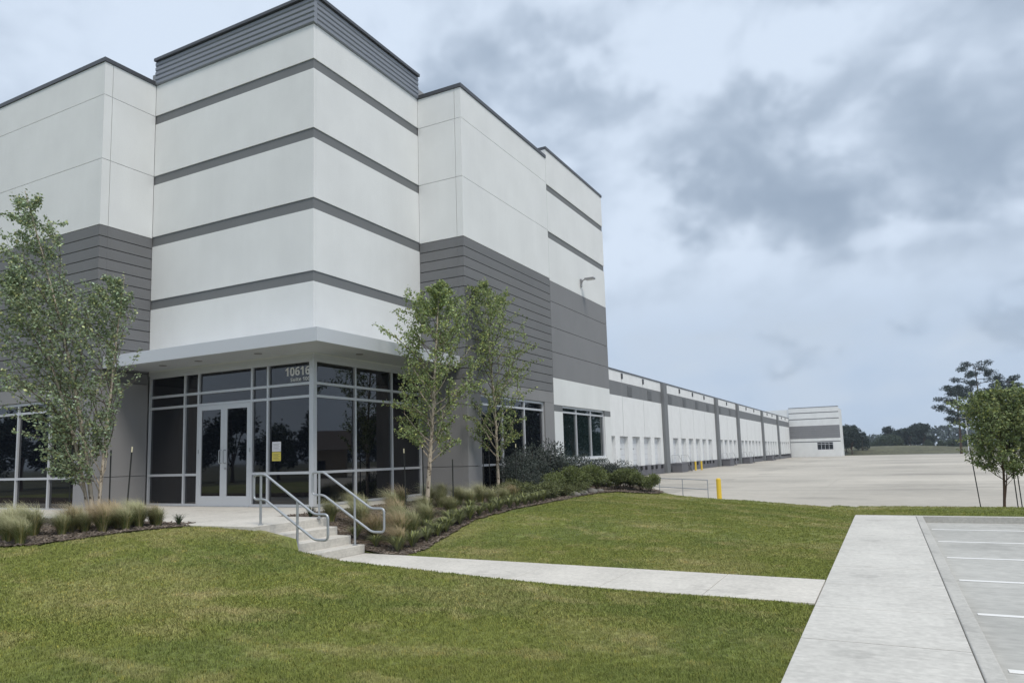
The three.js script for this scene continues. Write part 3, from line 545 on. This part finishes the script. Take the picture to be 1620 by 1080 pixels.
birch('birch_tree', 'windblown multi-stem birch tree in the bed before the left wing', { at: [-1.13, -0.06, 4.37], stems: [[0.0, 0, -0.95, 6.2, 0.9, 0.042], [0.05, -0.03, 0.1, 4.7, -0.35, 0.034], [-0.05, 0.03, -0.9, 4.7, 1.05, 0.032]], wind: [-0.5, 0.2, 0.34], leaf: 0.058, forks: 4, limbs: 28, low: 0.12, reach: 1.35, perTwig: 42, silver: 0.14, rise: 0.5, mat: birchLeaf });
birch('birch_tree', 'slim birch tree with pale peeling trunk beside the stairs bed', { at: [2.21, -0.18, -1.3], stems: [[0, 0, 0.35, 5.4, -0.2, 0.055]], wind: [-0.1, 0.12, 0.05], leaf: 0.062, forks: 4, limbs: 48, low: 0.2, reach: 1.22, perTwig: 46, silver: 0.06, mat: birchLeaf2 });
birch('birch_tree', 'birch tree growing in front of the right wing window', { at: [2.15, -0.12, -4.85], stems: [[0, 0, -0.25, 6.15, 0.1, 0.045]], wind: [0.06, 0.15, -0.1], leaf: 0.062, forks: 4, limbs: 44, low: 0.16, reach: 1.3, perTwig: 40, mat: birchLeaf2 });
birch('young_tree', 'young bushy tree with stakes on the grass strip beyond the car park', { at: [14.12, -0.7, -10.8], stems: [[0, 0, 0.12, 3.15, 0, 0.036], [0.0, 0.02, 0.35, 2.7, 0.1, 0.018]], wind: [0, 0.12, 0], leaf: 0.075, forks: 3, limbs: 34, low: 0.22, reach: 1.05, perTwig: 36, mat: oakLeaf, bark: 'bark' });
birch('young_tree', 'young bushy tree standing next to the staked tree on the grass strip', { at: [15.35, -0.7, -11.0], stems: [[0, 0, -0.1, 3.2, 0, 0.036], [0, 0, 0.4, 2.6, 0.1, 0.018]], wind: [0, 0.12, 0], leaf: 0.075, forks: 3, limbs: 30, low: 0.24, reach: 1.05, perTwig: 32, mat: oakLeaf, bark: 'bark' });
// stakes
function stake(x, y, z, h, lx, lz, tip, label) {
  const s = group('tree_stake'); tag(s, label, 'stake', 'stakes of the young trees'); s.position.set(x, y, z);
  mesh('bar', rod([0, -0.05, 0], [lx, h, lz], 0.014, 6), M.stake, s);
  if (tip) mesh('tip', rod([lx, h + 0.001, lz], [lx * 1.08, h + 0.1, lz * 1.08], 0.013, 6), M.tip, s);
}
const stL = 'thin black stake beside the multi-stem birch tree', stM = 'thin black stake beside the slim birch at the stairs bed', stW = 'thin black stake beside the birch at the right wing window', stR = 'thin black stake on the grass strip beyond the car park';
stake(-1.3, -0.06, 4.74, 1.5, 0.05, 0, true, stL); stake(-0.84, -0.06, 3.97, 1.35, 0.08, -0.03, true, stL); stake(-1.05, -0.06, 4.15, 1.4, 0, 0, false, stL);
stake(1.92, -0.14, -0.9, 1.3, -0.05, 0, true, stM); stake(2.3, -0.18, -1.05, 1.45, -0.03, 0, true, stM); stake(2.73, -0.21, -1.58, 1.2, 0, 0, false, stM);
stake(2.0, -0.12, -4.3, 1.25, 0, 0, false, stW); stake(2.45, -0.14, -5.3, 1.4, 0.02, 0, true, stW); stake(1.75, -0.1, -5.1, 1.3, -0.02, 0, false, stW);
stake(13.6, -0.7, -10.75, 1.6, -0.12, 0, false, stR); stake(14.42, -0.7, -10.75, 1.7, -0.05, 0, false, stR); stake(14.53, -0.7, -10.9, 1.7, -0.06, 0, false, stR);

// feather grass: green blades and blond plumes, leaning with the wind
function featherGrass(h, w, tan) {
  const g = group('feather_grass'), bl = new Leaves(), pl = new Leaves();
  const blade = (L, len, lean, wd, col, seg) => { const a = rr(0, Math.PI * 2), r0 = rr(0, 0.07), out = rr(0.1, 1) * w, bx0 = Math.cos(a) * r0, bz0 = Math.sin(a) * r0, pts = []; for (let k = 0; k <= seg; k++) { const f = k / seg, s = out * Math.pow(f, 1.5); pts.push([bx0 + Math.cos(a) * s - lean * f * f * 0.7, len * (f - 0.42 * f * f * f * (0.4 + out / w * 0.8)), bz0 + Math.sin(a) * s + lean * f * f * 0.45]); } L.ribbon(pts, wd, col); };
  for (let k = 0; k < 520; k++) { const t = rr(0.55, 1.25), d = rnd() < 0.25; blade(bl, h * rr(0.6, 1), rr(0, 0.12), 0.006, d ? [t * 2.2, t * 1.5, t * 1.3] : [t, t, t], 4); }
  for (let k = 0; k < 420; k++) { const t = rr(0.65, 1.15); blade(pl, h * rr(0.95, 1.3), rr(0.1, 0.42), 0.006, [t, t, t], 5); }
  mesh('blade_tuft', bl.geo(), M.fgBlade, g); mesh('plume', pl.geo(), tan ? M.fgTan : M.fgPale, g); return g;
}
M.fgBlade = solidLeaf(0.16, 0.2, 0.07); M.fgTan = solidLeaf(0.48, 0.38, 0.23); M.fgPale = solidLeaf(0.46, 0.45, 0.26);
const fgA = featherGrass(0.6, 0.4, false), fgB = featherGrass(0.6, 0.42, true);
const fgL = 'feather grass clump in the bed before the left wing', fgR = 'feather grass clump in the bed beside the entrance stairs', ga = 'ornamental grasses of the planting beds';
let first = { a: true, b: true };
function putGrass(src, key, x, y, z, turn, s, label) { let o; if (first[key]) { first[key] = false; o = src; o.position.set(x, y, z); o.rotation.y = turn; o.scale.setScalar(s); } else o = copyOf(src, x, y, z, turn, s); tag(o, label, 'ornamental grass', ga); o.scale.multiplyScalar(label === fgL ? 0.84 : 0.95); }
for (const [x, z, s, k] of [[-0.06, 6.2, 1.0, 'a'], [-1.07, 5.87, 1.15, 'a'], [-0.62, 5.7, 1.2, 'a'], [-0.19, 5.5, 0.9, 'a'], [-0.15, 5.15, 0.85, 'a'], [0.15, 5.05, 1.05, 'b'], [-0.35, 4.75, 1.1, 'b'], [-0.03, 4.67, 1.0, 'b'], [0.12, 4.38, 1.05, 'a'], [-0.25, 4.2, 1.1, 'a'], [0.1, 4.08, 0.95, 'b'], [-0.75, 4.9, 1.0, 'a'], [-1.6, 5.4, 1.1, 'a'], [-2.4, 5.6, 1.1, 'a'], [-1.9, 6.2, 1.1, 'a'], [-0.6, 3.9, 1, 'a'], [-1.2, 4.0, 1, 'b'], [-0.5, 6.15, 1.05, 'a'], [0.3, 4.75, 0.95, 'a'], [-0.45, 5.2, 1.1, 'b'], [-0.5, 4.45, 1.1, 'b'], [0.3, 4.15, 0.85, 'a'], [-1.5, 6.0, 1.1, 'a']])
  putGrass(k === 'a' ? fgA : fgB, k, x, lawnFront(x, Math.max(3.8, z)) + 0.02, z, rr(-0.5, 0.5), s, fgL);
for (const [x, z, s, k] of [[3.3, 1.3, 1.3, 'b'], [2.95, 1.55, 1.1, 'b'], [3.2, 0.7, 1.15, 'a'], [2.99, -0.1, 1.1, 'a'], [1.83, -0.5, 1.0, 'a'], [1.8, 0.5, 1.0, 'a'], [2.3, 1.15, 1.15, 'a'], [1.75, 1.4, 1.0, 'a'], [1.5, -1.3, 1.0, 'b'], [2.17, -1.9, 1.0, 'a'], [2.28, -2.56, 1.05, 'a'], [2.7, -2.4, 1.0, 'a'], [2.4, -3.4, 1.1, 'a'], [2.9, -4.2, 1.0, 'b'], [2.75, 0.5, 1.1, 'a'], [2.4, 0.1, 1, 'b'], [2.55, -0.7, 1.05, 'a'], [2.9, -1.2, 1, 'a'], [3.0, -2.9, 1, 'a'], [3.05, -3.5, 0.95, 'a'], [1.35, 0.2, 0.95, 'a'], [3.65, 1.75, 0.9, 'b'], [1.6, -2.3, 1, 'a'], [1.4, -3.2, 1, 'a']])
  putGrass(k === 'a' ? fgA : fgB, k, x, lawnRight(x, z) + 0.02, z, rr(-0.5, 0.5), s, fgR);
// border tufts with strap leaves
function strapTuft(name, h, w, n, mat) { const g = group(name), L = new Leaves(); for (let k = 0; k < n; k++) { const a = rr(0, Math.PI * 2), out = rr(0.35, 1) * w, len = h * rr(0.7, 1.15), pts = [], t = rr(0.6, 1.3), pale = rnd() < 0.3 ? 1.7 : 1; for (let q = 0; q <= 4; q++) { const f = q / 4; pts.push([Math.cos(a) * out * Math.pow(f, 1.1), len * (f * 1.5 - f * f * 0.85) , Math.sin(a) * out * Math.pow(f, 1.1)]); } L.ribbon(pts, 0.014, [t * pale, t * pale, t]); } mesh('leaf_tuft', L.geo(), mat, g); return g; }
M.strap = solidLeaf(0.19, 0.21, 0.11); M.aga = solidLeaf(0.035, 0.06, 0.03);
const tuft0 = strapTuft('border_tuft', 0.34, 0.28, 170, M.strap); let tf = true;
for (const [x, z] of [[3.75, 1.5], [3.61, 1.18], [3.54, 0.76], [3.49, 0.36], [3.48, 0.04], [3.43, -0.39], [3.42, -0.73], [3.35, -1.21], [3.48, -1.45], [3.57, -1.8], [3.57, -2.2], [3.61, -2.64], [3.59, -3.1], [3.6, -3.5], [3.55, -3.95], [3.5, -4.4], [3.45, -4.9], [3.25, 0.2], [3.2, -0.6], [3.1, -1.7], [3.7, 0.95], [3.66, 0.5], [3.6, 0.1], [3.52, -0.55], [3.5, -1.0], [3.3, -2.0], [3.35, -2.5], [3.3, -3.3], [3.25, -4.1], [2.7, 1.8], [3.2, 1.85], [3.75, 1.95], [2.95, 0.95], [2.6, -1.7], [2.75, 0.0]]) {
  const o = tf ? tuft0 : copyOf(tuft0, 0, 0, 0); tf = false; o.position.set(x, lawnRight(x, z) + 0.02, z); o.rotation.y = rr(0, 6); o.scale.setScalar(rr(0.9, 1.2)); tag(o, 'low strappy border tuft edging the bed beside the right lawn', 'border plant', 'border tufts along the right bed');
}
{ const a = strapTuft('spiky_plant', 0.3, 0.2, 60, M.aga); a.position.set(0.62, -0.02, 3.98); tag(a, 'small dark spiky plant at the corner of the entrance patio', 'plant');
  const b = strapTuft('spiky_plant', 0.34, 0.24, 70, M.aga); b.position.set(1.55, -0.08, 1.75); tag(b, 'dark spiky plant in the bed right behind the stair handrail', 'plant'); }
// shrubs along the right wing
function shrub(name, rx, ry, n, leaf, mat) {
  const g = group(name), L = new Leaves(), st = [];
  const lobes = []; for (let k = 0; k < 9; k++) lobes.push([rr(-0.6, 0.6) * rx, rr(0.35, 0.85) * ry, rr(-0.6, 0.6) * rx, rr(0.3, 0.55) * rx]);
  for (const [x, y, z, r] of lobes) st.push(limb([new THREE.Vector3(rr(-0.05, 0.05), -0.05, rr(-0.05, 0.05)), new THREE.Vector3(x * 0.5, y * 0.55, z * 0.5), new THREE.Vector3(x, y + r * 0.3, z)], 0.012, 0.004, 4));
  for (let k = 0; k < n; k++) { const [x, y, z, r] = lobes[k % lobes.length], v = rv(), q = Math.pow(rnd(), 0.4) * r * (1 + (rnd() < 0.12 ? rr(0.1, 0.5) : 0)), px0 = x + v.x * q, py0 = Math.max(0.02, y + v.y * q * 0.9), pz0 = z + v.z * q, d = v.clone().add(rv().multiplyScalar(0.8)).add(new THREE.Vector3(0, 0.35, 0)).normalize(), nn = rv(); nn.addScaledVector(d, -nn.dot(d)).normalize(); const t = rr(0.55, 1.4); L.leaf(px0, py0, pz0, d, nn, leaf * rr(0.7, 1.3), leaf * 0.45, [t, t, t]); }
  mesh('stem', mergeGeometries(st), M.twig, g).userData.kind = 'stuff'; mesh('foliage', L.geo(), mat, g); return g;
}
const shD = shrub('dark_shrub', 0.6, 1.0, 3600, 0.06, leafMat(0.06, 0.078, 0.065)), shG = shrub('green_shrub', 0.6, 0.75, 3600, 0.065, leafMat(0.15, 0.185, 0.055)), shS = shrub('low_shrub', 0.42, 0.42, 1800, 0.06, leafMat(0.165, 0.19, 0.07));
function plantRow(src, list, label, grp) { list.forEach(([x, z, s], i) => { const o = i ? copyOf(src, 0, 0, 0) : src; o.position.set(x, Math.max(lawnRight(x, z), -0.6), z); o.rotation.y = rr(0, 6.3); o.scale.set(s * rr(0.9, 1.1), s * rr(0.9, 1.1), s); tag(o, label, 'shrub', grp); }); }
plantRow(shD, [[2.05, -6.1, 1.15], [2.0, -7.1, 1.35], [2.1, -8.1, 1.4], [2.15, -9.1, 1.25], [2.2, -10.1, 1.0], [2.3, -11.1, 0.95], [2.5, -12.1, 0.95], [2.7, -13.1, 0.95], [2.9, -14.0, 0.9], [2.6, -5.7, 0.8], [2.85, -11.6, 0.9]], 'dark leafy shrub close against the right wing wall', 'dark shrubs along the right wing');
plantRow(shG, [[2.85, -6.6, 0.9], [2.9, -7.5, 1.0], [2.95, -8.3, 1.05], [3.0, -9.1, 1.05], [3.1, -9.9, 1.0], [3.5, -10.6, 0.95], [3.9, -11.0, 0.9], [4.35, -10.6, 0.8], [4.7, -10.25, 0.7], [3.4, -11.8, 0.9]], 'bright green shrub in the front row of the right bed', 'green shrubs in the right bed');
plantRow(shS, [[2.95, -4.9, 0.9], [3.1, -5.5, 1.0], [3.15, -6.1, 1.0], [3.2, -6.9, 0.9], [2.5, -4.5, 0.9], [2.5, -5.2, 1.0], [3.25, -7.5, 0.8]], 'low yellow-green shrub between the border tufts and the taller shrubs', 'low shrubs in the right bed');
for (const [x, z, s] of [[3.39, -7.2, 0.16], [3.3, -7.7, 0.2], [3.25, -8.2, 0.17], [3.32, -8.7, 0.2], [3.4, -9.2, 0.15]]) { const g = new THREE.IcosahedronGeometry(s, 2), p = g.attributes.position; for (let k = 0; k < p.count; k++) { const q = 0.75 + 0.5 * fbm3(p.getX(k) * 6 + x * 9, p.getY(k) * 6, p.getZ(k) * 6 + z, 2); p.setXYZ(k, p.getX(k) * q, p.getY(k) * q * 0.6, p.getZ(k) * q); } g.computeVertexNormals(); const m = mesh('edging_stone', g, M.stone); m.position.set(x, lawnRight(x, z) + s * 0.25, z); tag(m, 'grey edging stone between the green shrubs and the right lawn', 'stone', 'edging stones of the right bed'); }

// ------------------------------------------------------------------ truck court fittings
function bollard(x, z, h, label, grp) { const b = group('bollard'); tag(b, label, 'bollard', grp); b.position.set(x, COURT_Y, z); mesh('post', new THREE.CylinderGeometry(0.115, 0.115, h, 18).translate(0, h / 2, 0), M.yellow, b); mesh('cap', new THREE.SphereGeometry(0.115, 18, 6, 0, Math.PI * 2, 0, Math.PI / 2).scale(1, 0.55, 1).translate(0, h + 0.001, 0), M.yellow, b); }
bollard(4.09, -24, 1.06, 'yellow steel bollard standing by the end of the court guard rail');
for (const [x, z] of [[-9.9, -83], [-10.3, -81.4]]) bollard(x, z, 1.1, 'yellow steel bollard in front of the loading dock stairs', 'bollards by the dock stairs');
{ // guard rail at the edge of the court
  const r = group('guard_rail'); tag(r, 'low galvanised two-rail guard rail beside the court bollard', 'railing');
  const P = t => [lerp(3.25, -1.9, t), lerp(-25.4, -30.1, t)];
  for (const t of [0, 0.325, 0.655, 0.98]) { const [x, z] = P(t); mesh('post', rod([x, COURT_Y, z], [x, COURT_Y + 0.98, z], 0.024, 8), M.steel, r); }
  for (const y of [0.98, 0.5]) { const [a, c] = P(-0.004), [b, d] = P(1); mesh('rail', rod([a, COURT_Y + y, c], [b, COURT_Y + y, d], 0.024, 8), M.steel, r); }
}
for (const z of [-73.4, -103.5, -121.8, -150.6]) { // steel stairs up to the dock doors
  const s = group('dock_stair'); tag(s, 'grey steel stair with handrails against the loading dock wall', 'stairs', 'dock stairs along the loading wall'); s.position.set(DX + 0.36, COURT_Y, z);
  mesh('landing', bx(0.0, 1.2, 0.97, 1.07, -3.2, 0), M.dockBase, s); mesh('landing_base', bx(0.02, 1.18, 0, 0.968, -3.1, -0.05), M.dockBase, s);
  for (let k = 0; k < 6; k++) mesh('step', bx(0.05, 1.15, 0.85 - k * 0.16, 0.9 - k * 0.16, -3.5 - k * 0.3, -3.22 - k * 0.3), M.dockBase, s);
  for (const x of [0.04, 1.16]) { mesh('stringer', rod([x, 1.0, -3.15], [x, 0.0, -5.2], 0.06, 6), M.dockBase, s); mesh('handrail', tube([[x, 1.08, -0.1], [x, 2.05, -0.1], [x, 2.05, -3.2], [x, 1.0, -5.2], [x, 0, -5.2]], 0.025, 6), M.steel, s); }
}

// ------------------------------------------------------------------ far trees
function broadTree(rx, ry, n, leaf, mat, trunkH) {
  const g = group('broadleaf_tree'), L = new Leaves(), lobes = [];
  for (let k = 0; k < 16; k++) { const a = rr(0, 6.28), e = rr(0, 1); lobes.push([Math.cos(a) * rx * 0.62 * Math.sqrt(1 - e * e * 0.7), trunkH + ry * (0.12 + 0.75 * e), Math.sin(a) * rx * 0.62 * Math.sqrt(1 - e * e * 0.7), rr(0.24, 0.46) * rx]); }
  for (let k = 0; k < n; k++) { const [x, y, z, r] = lobes[k % 16], v = rv(), q = Math.pow(rnd(), 0.35) * r * (rnd() < 0.15 ? 1.3 : 1), d = v.clone().add(rv()).normalize(), nn = rv(); nn.addScaledVector(d, -nn.dot(d)).normalize(); const t = rr(0.55, 1.4); L.leaf(x + v.x * q, Math.max(0.3, y + v.y * q * 0.85), z + v.z * q, d, nn, leaf * rr(0.7, 1.3), leaf * 0.7, [t, t, t]); }
  const st = [limb([new THREE.Vector3(0, -0.5, 0), new THREE.Vector3(0.1, trunkH * 0.6, 0), new THREE.Vector3(0, trunkH + ry * 0.5, 0.1)], rx * 0.07, rx * 0.02, 7)];
  for (let k = 0; k < 6; k++) st.push(limb([new THREE.Vector3(0, trunkH * 0.8, 0), new THREE.Vector3(lobes[k][0] * 0.6, lobes[k][1] * 0.8, lobes[k][2] * 0.6), new THREE.Vector3(lobes[k][0], lobes[k][1], lobes[k][2])], rx * 0.03, rx * 0.008, 5));
  mesh('trunk', mergeGeometries(st), M.bark, g); mesh('crown', L.geo(), mat, g); return g;
}
const farDark = solidLeaf(0.036, 0.055, 0.045), farMid = solidLeaf(0.06, 0.085, 0.052), pineMat = solidLeaf(0.032, 0.05, 0.042);
const tA = broadTree(3.6, 7.5, 5200, 0.42, farDark, 2), tB = broadTree(4.2, 6, 5200, 0.42, farMid, 1.6);
let fa = true, fb = true;
function farTree(k, x, y, z, s, label, grp) { let o; if (k === 'a') { o = fa ? tA : copyOf(tA, 0, 0, 0); fa = false; } else { o = fb ? tB : copyOf(tB, 0, 0, 0); fb = false; } o.position.set(x, y, z); o.rotation.y = rr(0, 6); o.scale.set(s * rr(0.9, 1.1), s, s * rr(0.9, 1.1)); tag(o, label, 'tree', grp); }
const lb1 = 'dark tree standing behind the far end block of the warehouse', lb2 = 'dark tall tree in the distant row beyond the court', lb3 = 'bushy lighter green tree in the distant row beyond the court', lb4 = 'tree on the far side of the street facing the entrance';
for (const [x, z, s] of [[2.4, -226, 0.95], [4.9, -236, 0.72], [0.6, -232, 0.95]]) farTree('a', x, -1.4, z, s, lb1, 'trees by the far end block');
for (const [x, z, s] of [[17.0, -290, 0.85], [19.4, -286, 0.9], [21.6, -290, 1.02], [23.6, -288, 1.0], [12.9, -296, 0.95], [25.5, -292, 0.5]]) farTree('a', x, -0.8, z, s, lb2, 'distant trees beyond the court');
for (const [x, z, s] of [[9.9, -280, 0.6], [11.8, -276, 0.72], [14.4, -278, 0.7], [7.6, -284, 0.45], [27.5, -262, 0.42], [30, -255, 0.45], [33.5, -255, 0.42], [24.3, -276, 0.45]]) farTree('b', x, -1.0, z, s, lb3, 'distant bushes beyond the court');
for (let k = 0; k < 30; k++) { const a = lerp(-2.9, -0.7, k / 29), d = rr(80, 102); farTree(k % 2 ? 'a' : 'b', 5 + Math.cos(a) * d * 1.0 - 25, -1.5, 10 - Math.sin(a) * d, rr(0.95, 1.35), lb4, 'trees across the street'); }
for (let k = 0; k < 22; k++) { const a = lerp(0.2, 0.98, k / 21), d = 175 + rr(-14, 14); farTree(k % 4 ? 'a' : 'b', 11.5 + Math.sin(a) * d, -1.9, 12.5 - Math.cos(a) * d, rr(1.5, 2.0) * (a > 0.58 ? 0.6 : 1), 'tree of the wood on the far side of the truck court', 'wood across the truck court'); }
// pines
function pine(H, label, x, z, rx) {
  const g = group('pine_tree'); tag(g, label, 'tree', 'tall pines beyond the court'); g.position.set(x, -1.5, z);
  const L = new Leaves(), st = [limb([new THREE.Vector3(0, -0.3, 0), new THREE.Vector3(0.2, H * 0.5, 0), new THREE.Vector3(0, H * 0.97, 0.1)], 0.34, 0.07, 7)];
  for (let k = 0; k < 26; k++) {
    const f = lerp(0.42, 0.99, k / 25), a = k * 2.4 + rr(-0.4, 0.4), len = rx * (0.35 + 0.75 * Math.sin(Math.PI * clamp((f - 0.36) / 0.72))) * rr(0.6, 1.15), ex = Math.cos(a) * len, ez = Math.sin(a) * len, ey = H * f + len * rr(0.0, 0.3);
    st.push(limb([new THREE.Vector3(0, H * f, 0), new THREE.Vector3(ex * 0.6, H * f + len * 0.05, ez * 0.6), new THREE.Vector3(ex, ey, ez)], 0.09, 0.03, 5));
    for (let c = 0; c < 5; c++) { const q = rr(0.45, 1.05), cx = ex * q + rr(-0.6, 0.6), cy = lerp(H * f, ey, q) + rr(0, 0.5), cz = ez * q + rr(-0.6, 0.6), r = rr(0.55, 1.1); for (let n = 0; n < 62; n++) { const v = rv(), s = Math.pow(rnd(), 0.5) * r, d = v.clone().add(rv().multiplyScalar(0.5)).normalize(), nn = rv(); nn.addScaledVector(d, -nn.dot(d)).normalize(); const t = rr(0.6, 1.4); L.leaf(cx + v.x * s, cy + v.y * s * 0.55, cz + v.z * s, d, nn, 0.42, 0.16, [t, t, t]); } }
  }
  mesh('trunk', mergeGeometries(st), M.bark, g); mesh('crown', L.geo(), pineMat, g);
}
pine(22, 'tallest pine with open layered crown beyond the court', 32.6, -201, 5.2); pine(16.5, 'shorter pine with dense crown beside the tallest pine', 27.8, -199, 4.4); pine(17.8, 'pine tree standing behind the young staked trees', 39.2, -203, 4.6); pine(14.5, 'small pine between the tallest pine and the young trees', 35.8, -196, 3.6);
{ // lamp post by the pines
  const l = group('lamp_post'); tag(l, 'slim pale lamp post in front of the pines', 'lamp post'); l.position.set(27.6, COURT_Y, -178);
  mesh('pole', rod([0, 0, 0], [0, 8.2, 0], 0.12, 10, 0.08), M.alu, l); mesh('arm', rod([0, 8.1, 0], [-0.9, 8.2, 0], 0.05, 6), M.alu, l); mesh('lamp_head', bx(-1.3, -0.7, 8.16, 8.3, -0.16, 0.16, 0.03), M.lamp, l); mesh('base', new THREE.CylinderGeometry(0.3, 0.3, 0.7, 14).translate(0, 0.35, 0), M.kerb, l);
}
{ // woodland at the horizon reads as one mass
  const L = new Leaves();
  for (let k = 0; k < 26000; k++) { const x = rr(-260, 420), z = -520 - rr(0, 40), top = 6 + 7 * fbm(x * 0.02, 3, 7, 4) + 4 * vnoise(x * 0.14, 2, 9), y = -1.5 + top * Math.pow(rnd(), 0.7), d = rv(), nn = rv(); nn.addScaledVector(d, -nn.dot(d)).normalize(); const t = rr(0.6, 1.4); L.leaf(x, y, z, d, nn, 2.2, 1.7, [t, t, t]); }
  tag(mesh('distant_woodland', L.geo(), solidLeaf(0.05, 0.07, 0.06)), 'hazy woodland along the horizon', 'woodland', null, 'stuff');
}
{ // low building across the car park, mirrored in the entrance glass
  const h = group('low_building'); tag(h, 'low tan building with a dark hipped roof across the car park', 'building'); h.position.set(74.5, -1.7, -65); h.rotation.y = 0.89;
  mesh('wall', bx(-4.5, 4.5, 0, 4.4, -16, 16), M.tan, h);
  const s = new THREE.Shape(); s.moveTo(-5.3, 4.4); s.lineTo(5.3, 4.4); s.lineTo(0, 7.4); s.closePath(); mesh('roof', metreUV(new THREE.ExtrudeGeometry(s, { depth: 33.4, bevelEnabled: false }).translate(0, 0.002, -16.7)), M.roofTile, h);
  for (const z of [-12, -7, 7, 12]) mesh('window', bx(-4.56, -4.502, 1.2, 2.8, z - 1, z + 1), M.glass, h); mesh('door', bx(-4.57, -4.503, 0, 2.4, -1, 1), M.roofTile, h);
}

// ------------------------------------------------------------------ grass blades and bark chips (uncountable)
{
  const mk = (n, h, w, spread) => { const L = new Leaves(); for (let k = 0; k < n; k++) { const a = rr(0, 6.28), x = rr(-spread, spread), z = rr(-spread, spread), len = h * rr(0.6, 1.2), o = rr(0.1, 0.75) * len, t = rr(0.75, 1.3); L.ribbon([[x, -0.004, z], [x + Math.cos(a) * o * 0.4, len * 0.6, z + Math.sin(a) * o * 0.4], [x + Math.cos(a) * o, len * 0.9, z + Math.sin(a) * o]], w, [t, t, t]); } return L.geo(); };
  const near = mk(10, 0.027, 0.0042, 0.024), mid = mk(10, 0.028, 0.0075, 0.04), mat = solidLeaf(1, 1, 1), c = [0, 0, 0], col = new THREE.Color(), mtx = new THREE.Matrix4(), q = new THREE.Quaternion(), up = new THREE.Vector3(0, 1, 0), sc = new THREE.Vector3(), ps = new THREE.Vector3();
  const sets = [['grass', near, []], ['grass', mid, []]];
  const eye = camera.position;
  const sow = (x0, x1, z0, z1, h, skip) => {
    const cell = 0.5;
    for (let x = x0; x < x1; x += cell) for (let z = z0; z < z1; z += cell) {
      const d = Math.hypot(x - eye.x, z - eye.z), n = d < 6.5 ? 2700 : d < 9 ? 1500 : d < 14 ? 900 : d < 22 ? 450 : 200;
      for (let k = 0; k < n * cell * cell; k++) { const gx = x + rnd() * cell, gz = z + rnd() * cell; if (gx > x1 || gz > z1 || skip(gx, gz)) continue; sets[d < 7.5 ? 0 : 1][2].push(gx, h(gx, gz), gz); }
    }
  };
  sow(-8, 10.68, 3.77, 11.5, lawnFront, (x, z) => (x < 2.32 && z < 3.93) || inPoly(bedLeft, x, z) || (x < 3.25 && z < 3.93) || (z > 4 + (x + 8) * 0.0 && (x - 11.5) * -0.515 + 0 > (12.5 - z) * 1.0 + 3.2));
  sow(3.3, 10.68, -12.5, 2.19, lawnRight, (x, z) => inPoly(bedRight, x, z));
  sow(10.68, 24, -12, -7.72, lawnFar, () => false);
  for (const [name, geo, list] of sets) {
    const im = new THREE.InstancedMesh(geo, mat, list.length / 3); im.name = numbered(name); im.receiveShadow = true; im.castShadow = true;
    for (let k = 0; k < list.length / 3; k++) {
      const x = list[k * 3], z = list[k * 3 + 2]; ps.set(x, list[k * 3 + 1], z); q.setFromAxisAngle(up, rnd() * 6.28); const s = rr(0.6, 1.25), edge = 1; sc.set(s, s * rr(0.6, 1.15) * edge, s);
      im.setMatrixAt(k, mtx.compose(ps, q, sc)); turfColor(x, z, c); const t = rr(0.82, 1.24), y = rnd() < 0.05 ? 1.4 : 1; im.setColorAt(k, col.setRGB(c[0] * t * y, c[1] * t * (y > 1 ? 1.2 : 1), c[2] * t));
    }
    tag(im, name === 'grass' ? 'short mown grass blades of the lawn' : '', 'grass', 'grass of the lawns', 'stuff'); scene.add(im);
  }
  const chip = bx(-0.03, 0.03, -0.004, 0.004, -0.009, 0.009), list = [];
  for (let k = 0; k < 26000; k++) { const R = k % 3, x = R ? rr(0.9, 5.2) : rr(-7, 1), z = R ? rr(-14, 2.2) : rr(3.5, 7); if (R ? inPoly(bedRight, x, z) : inPoly(bedLeft, x, z)) list.push([x, (R ? Math.max(lawnRight(x, z), -0.7) : lawnFront(x, Math.max(z, 3.8))) + 0.035, z]); }
  const im = new THREE.InstancedMesh(chip, std(0xffffff, { roughness: 1 }), list.length); im.name = numbered('bark_mulch'); const e = new THREE.Euler();
  list.forEach(([x, y, z], k) => { ps.set(x, y, z); q.setFromEuler(e.set(rr(-0.5, 0.5), rr(0, 6.28), rr(-0.5, 0.5))); const s = rr(0.5, 1.5); sc.set(s, s, s); im.setMatrixAt(k, mtx.compose(ps, q, sc)); const t = rr(0.5, 1.7); im.setColorAt(k, col.setRGB(0.155 * t, 0.128 * t, 0.104 * t)); });
  tag(im, 'brown bark chips covering the planting beds', 'mulch', null, 'stuff'); scene.add(im);
  console.log('grass', sets[0][2].length / 3, sets[1][2].length / 3, 'chips', list.length);
}
renderer.render(scene, camera);
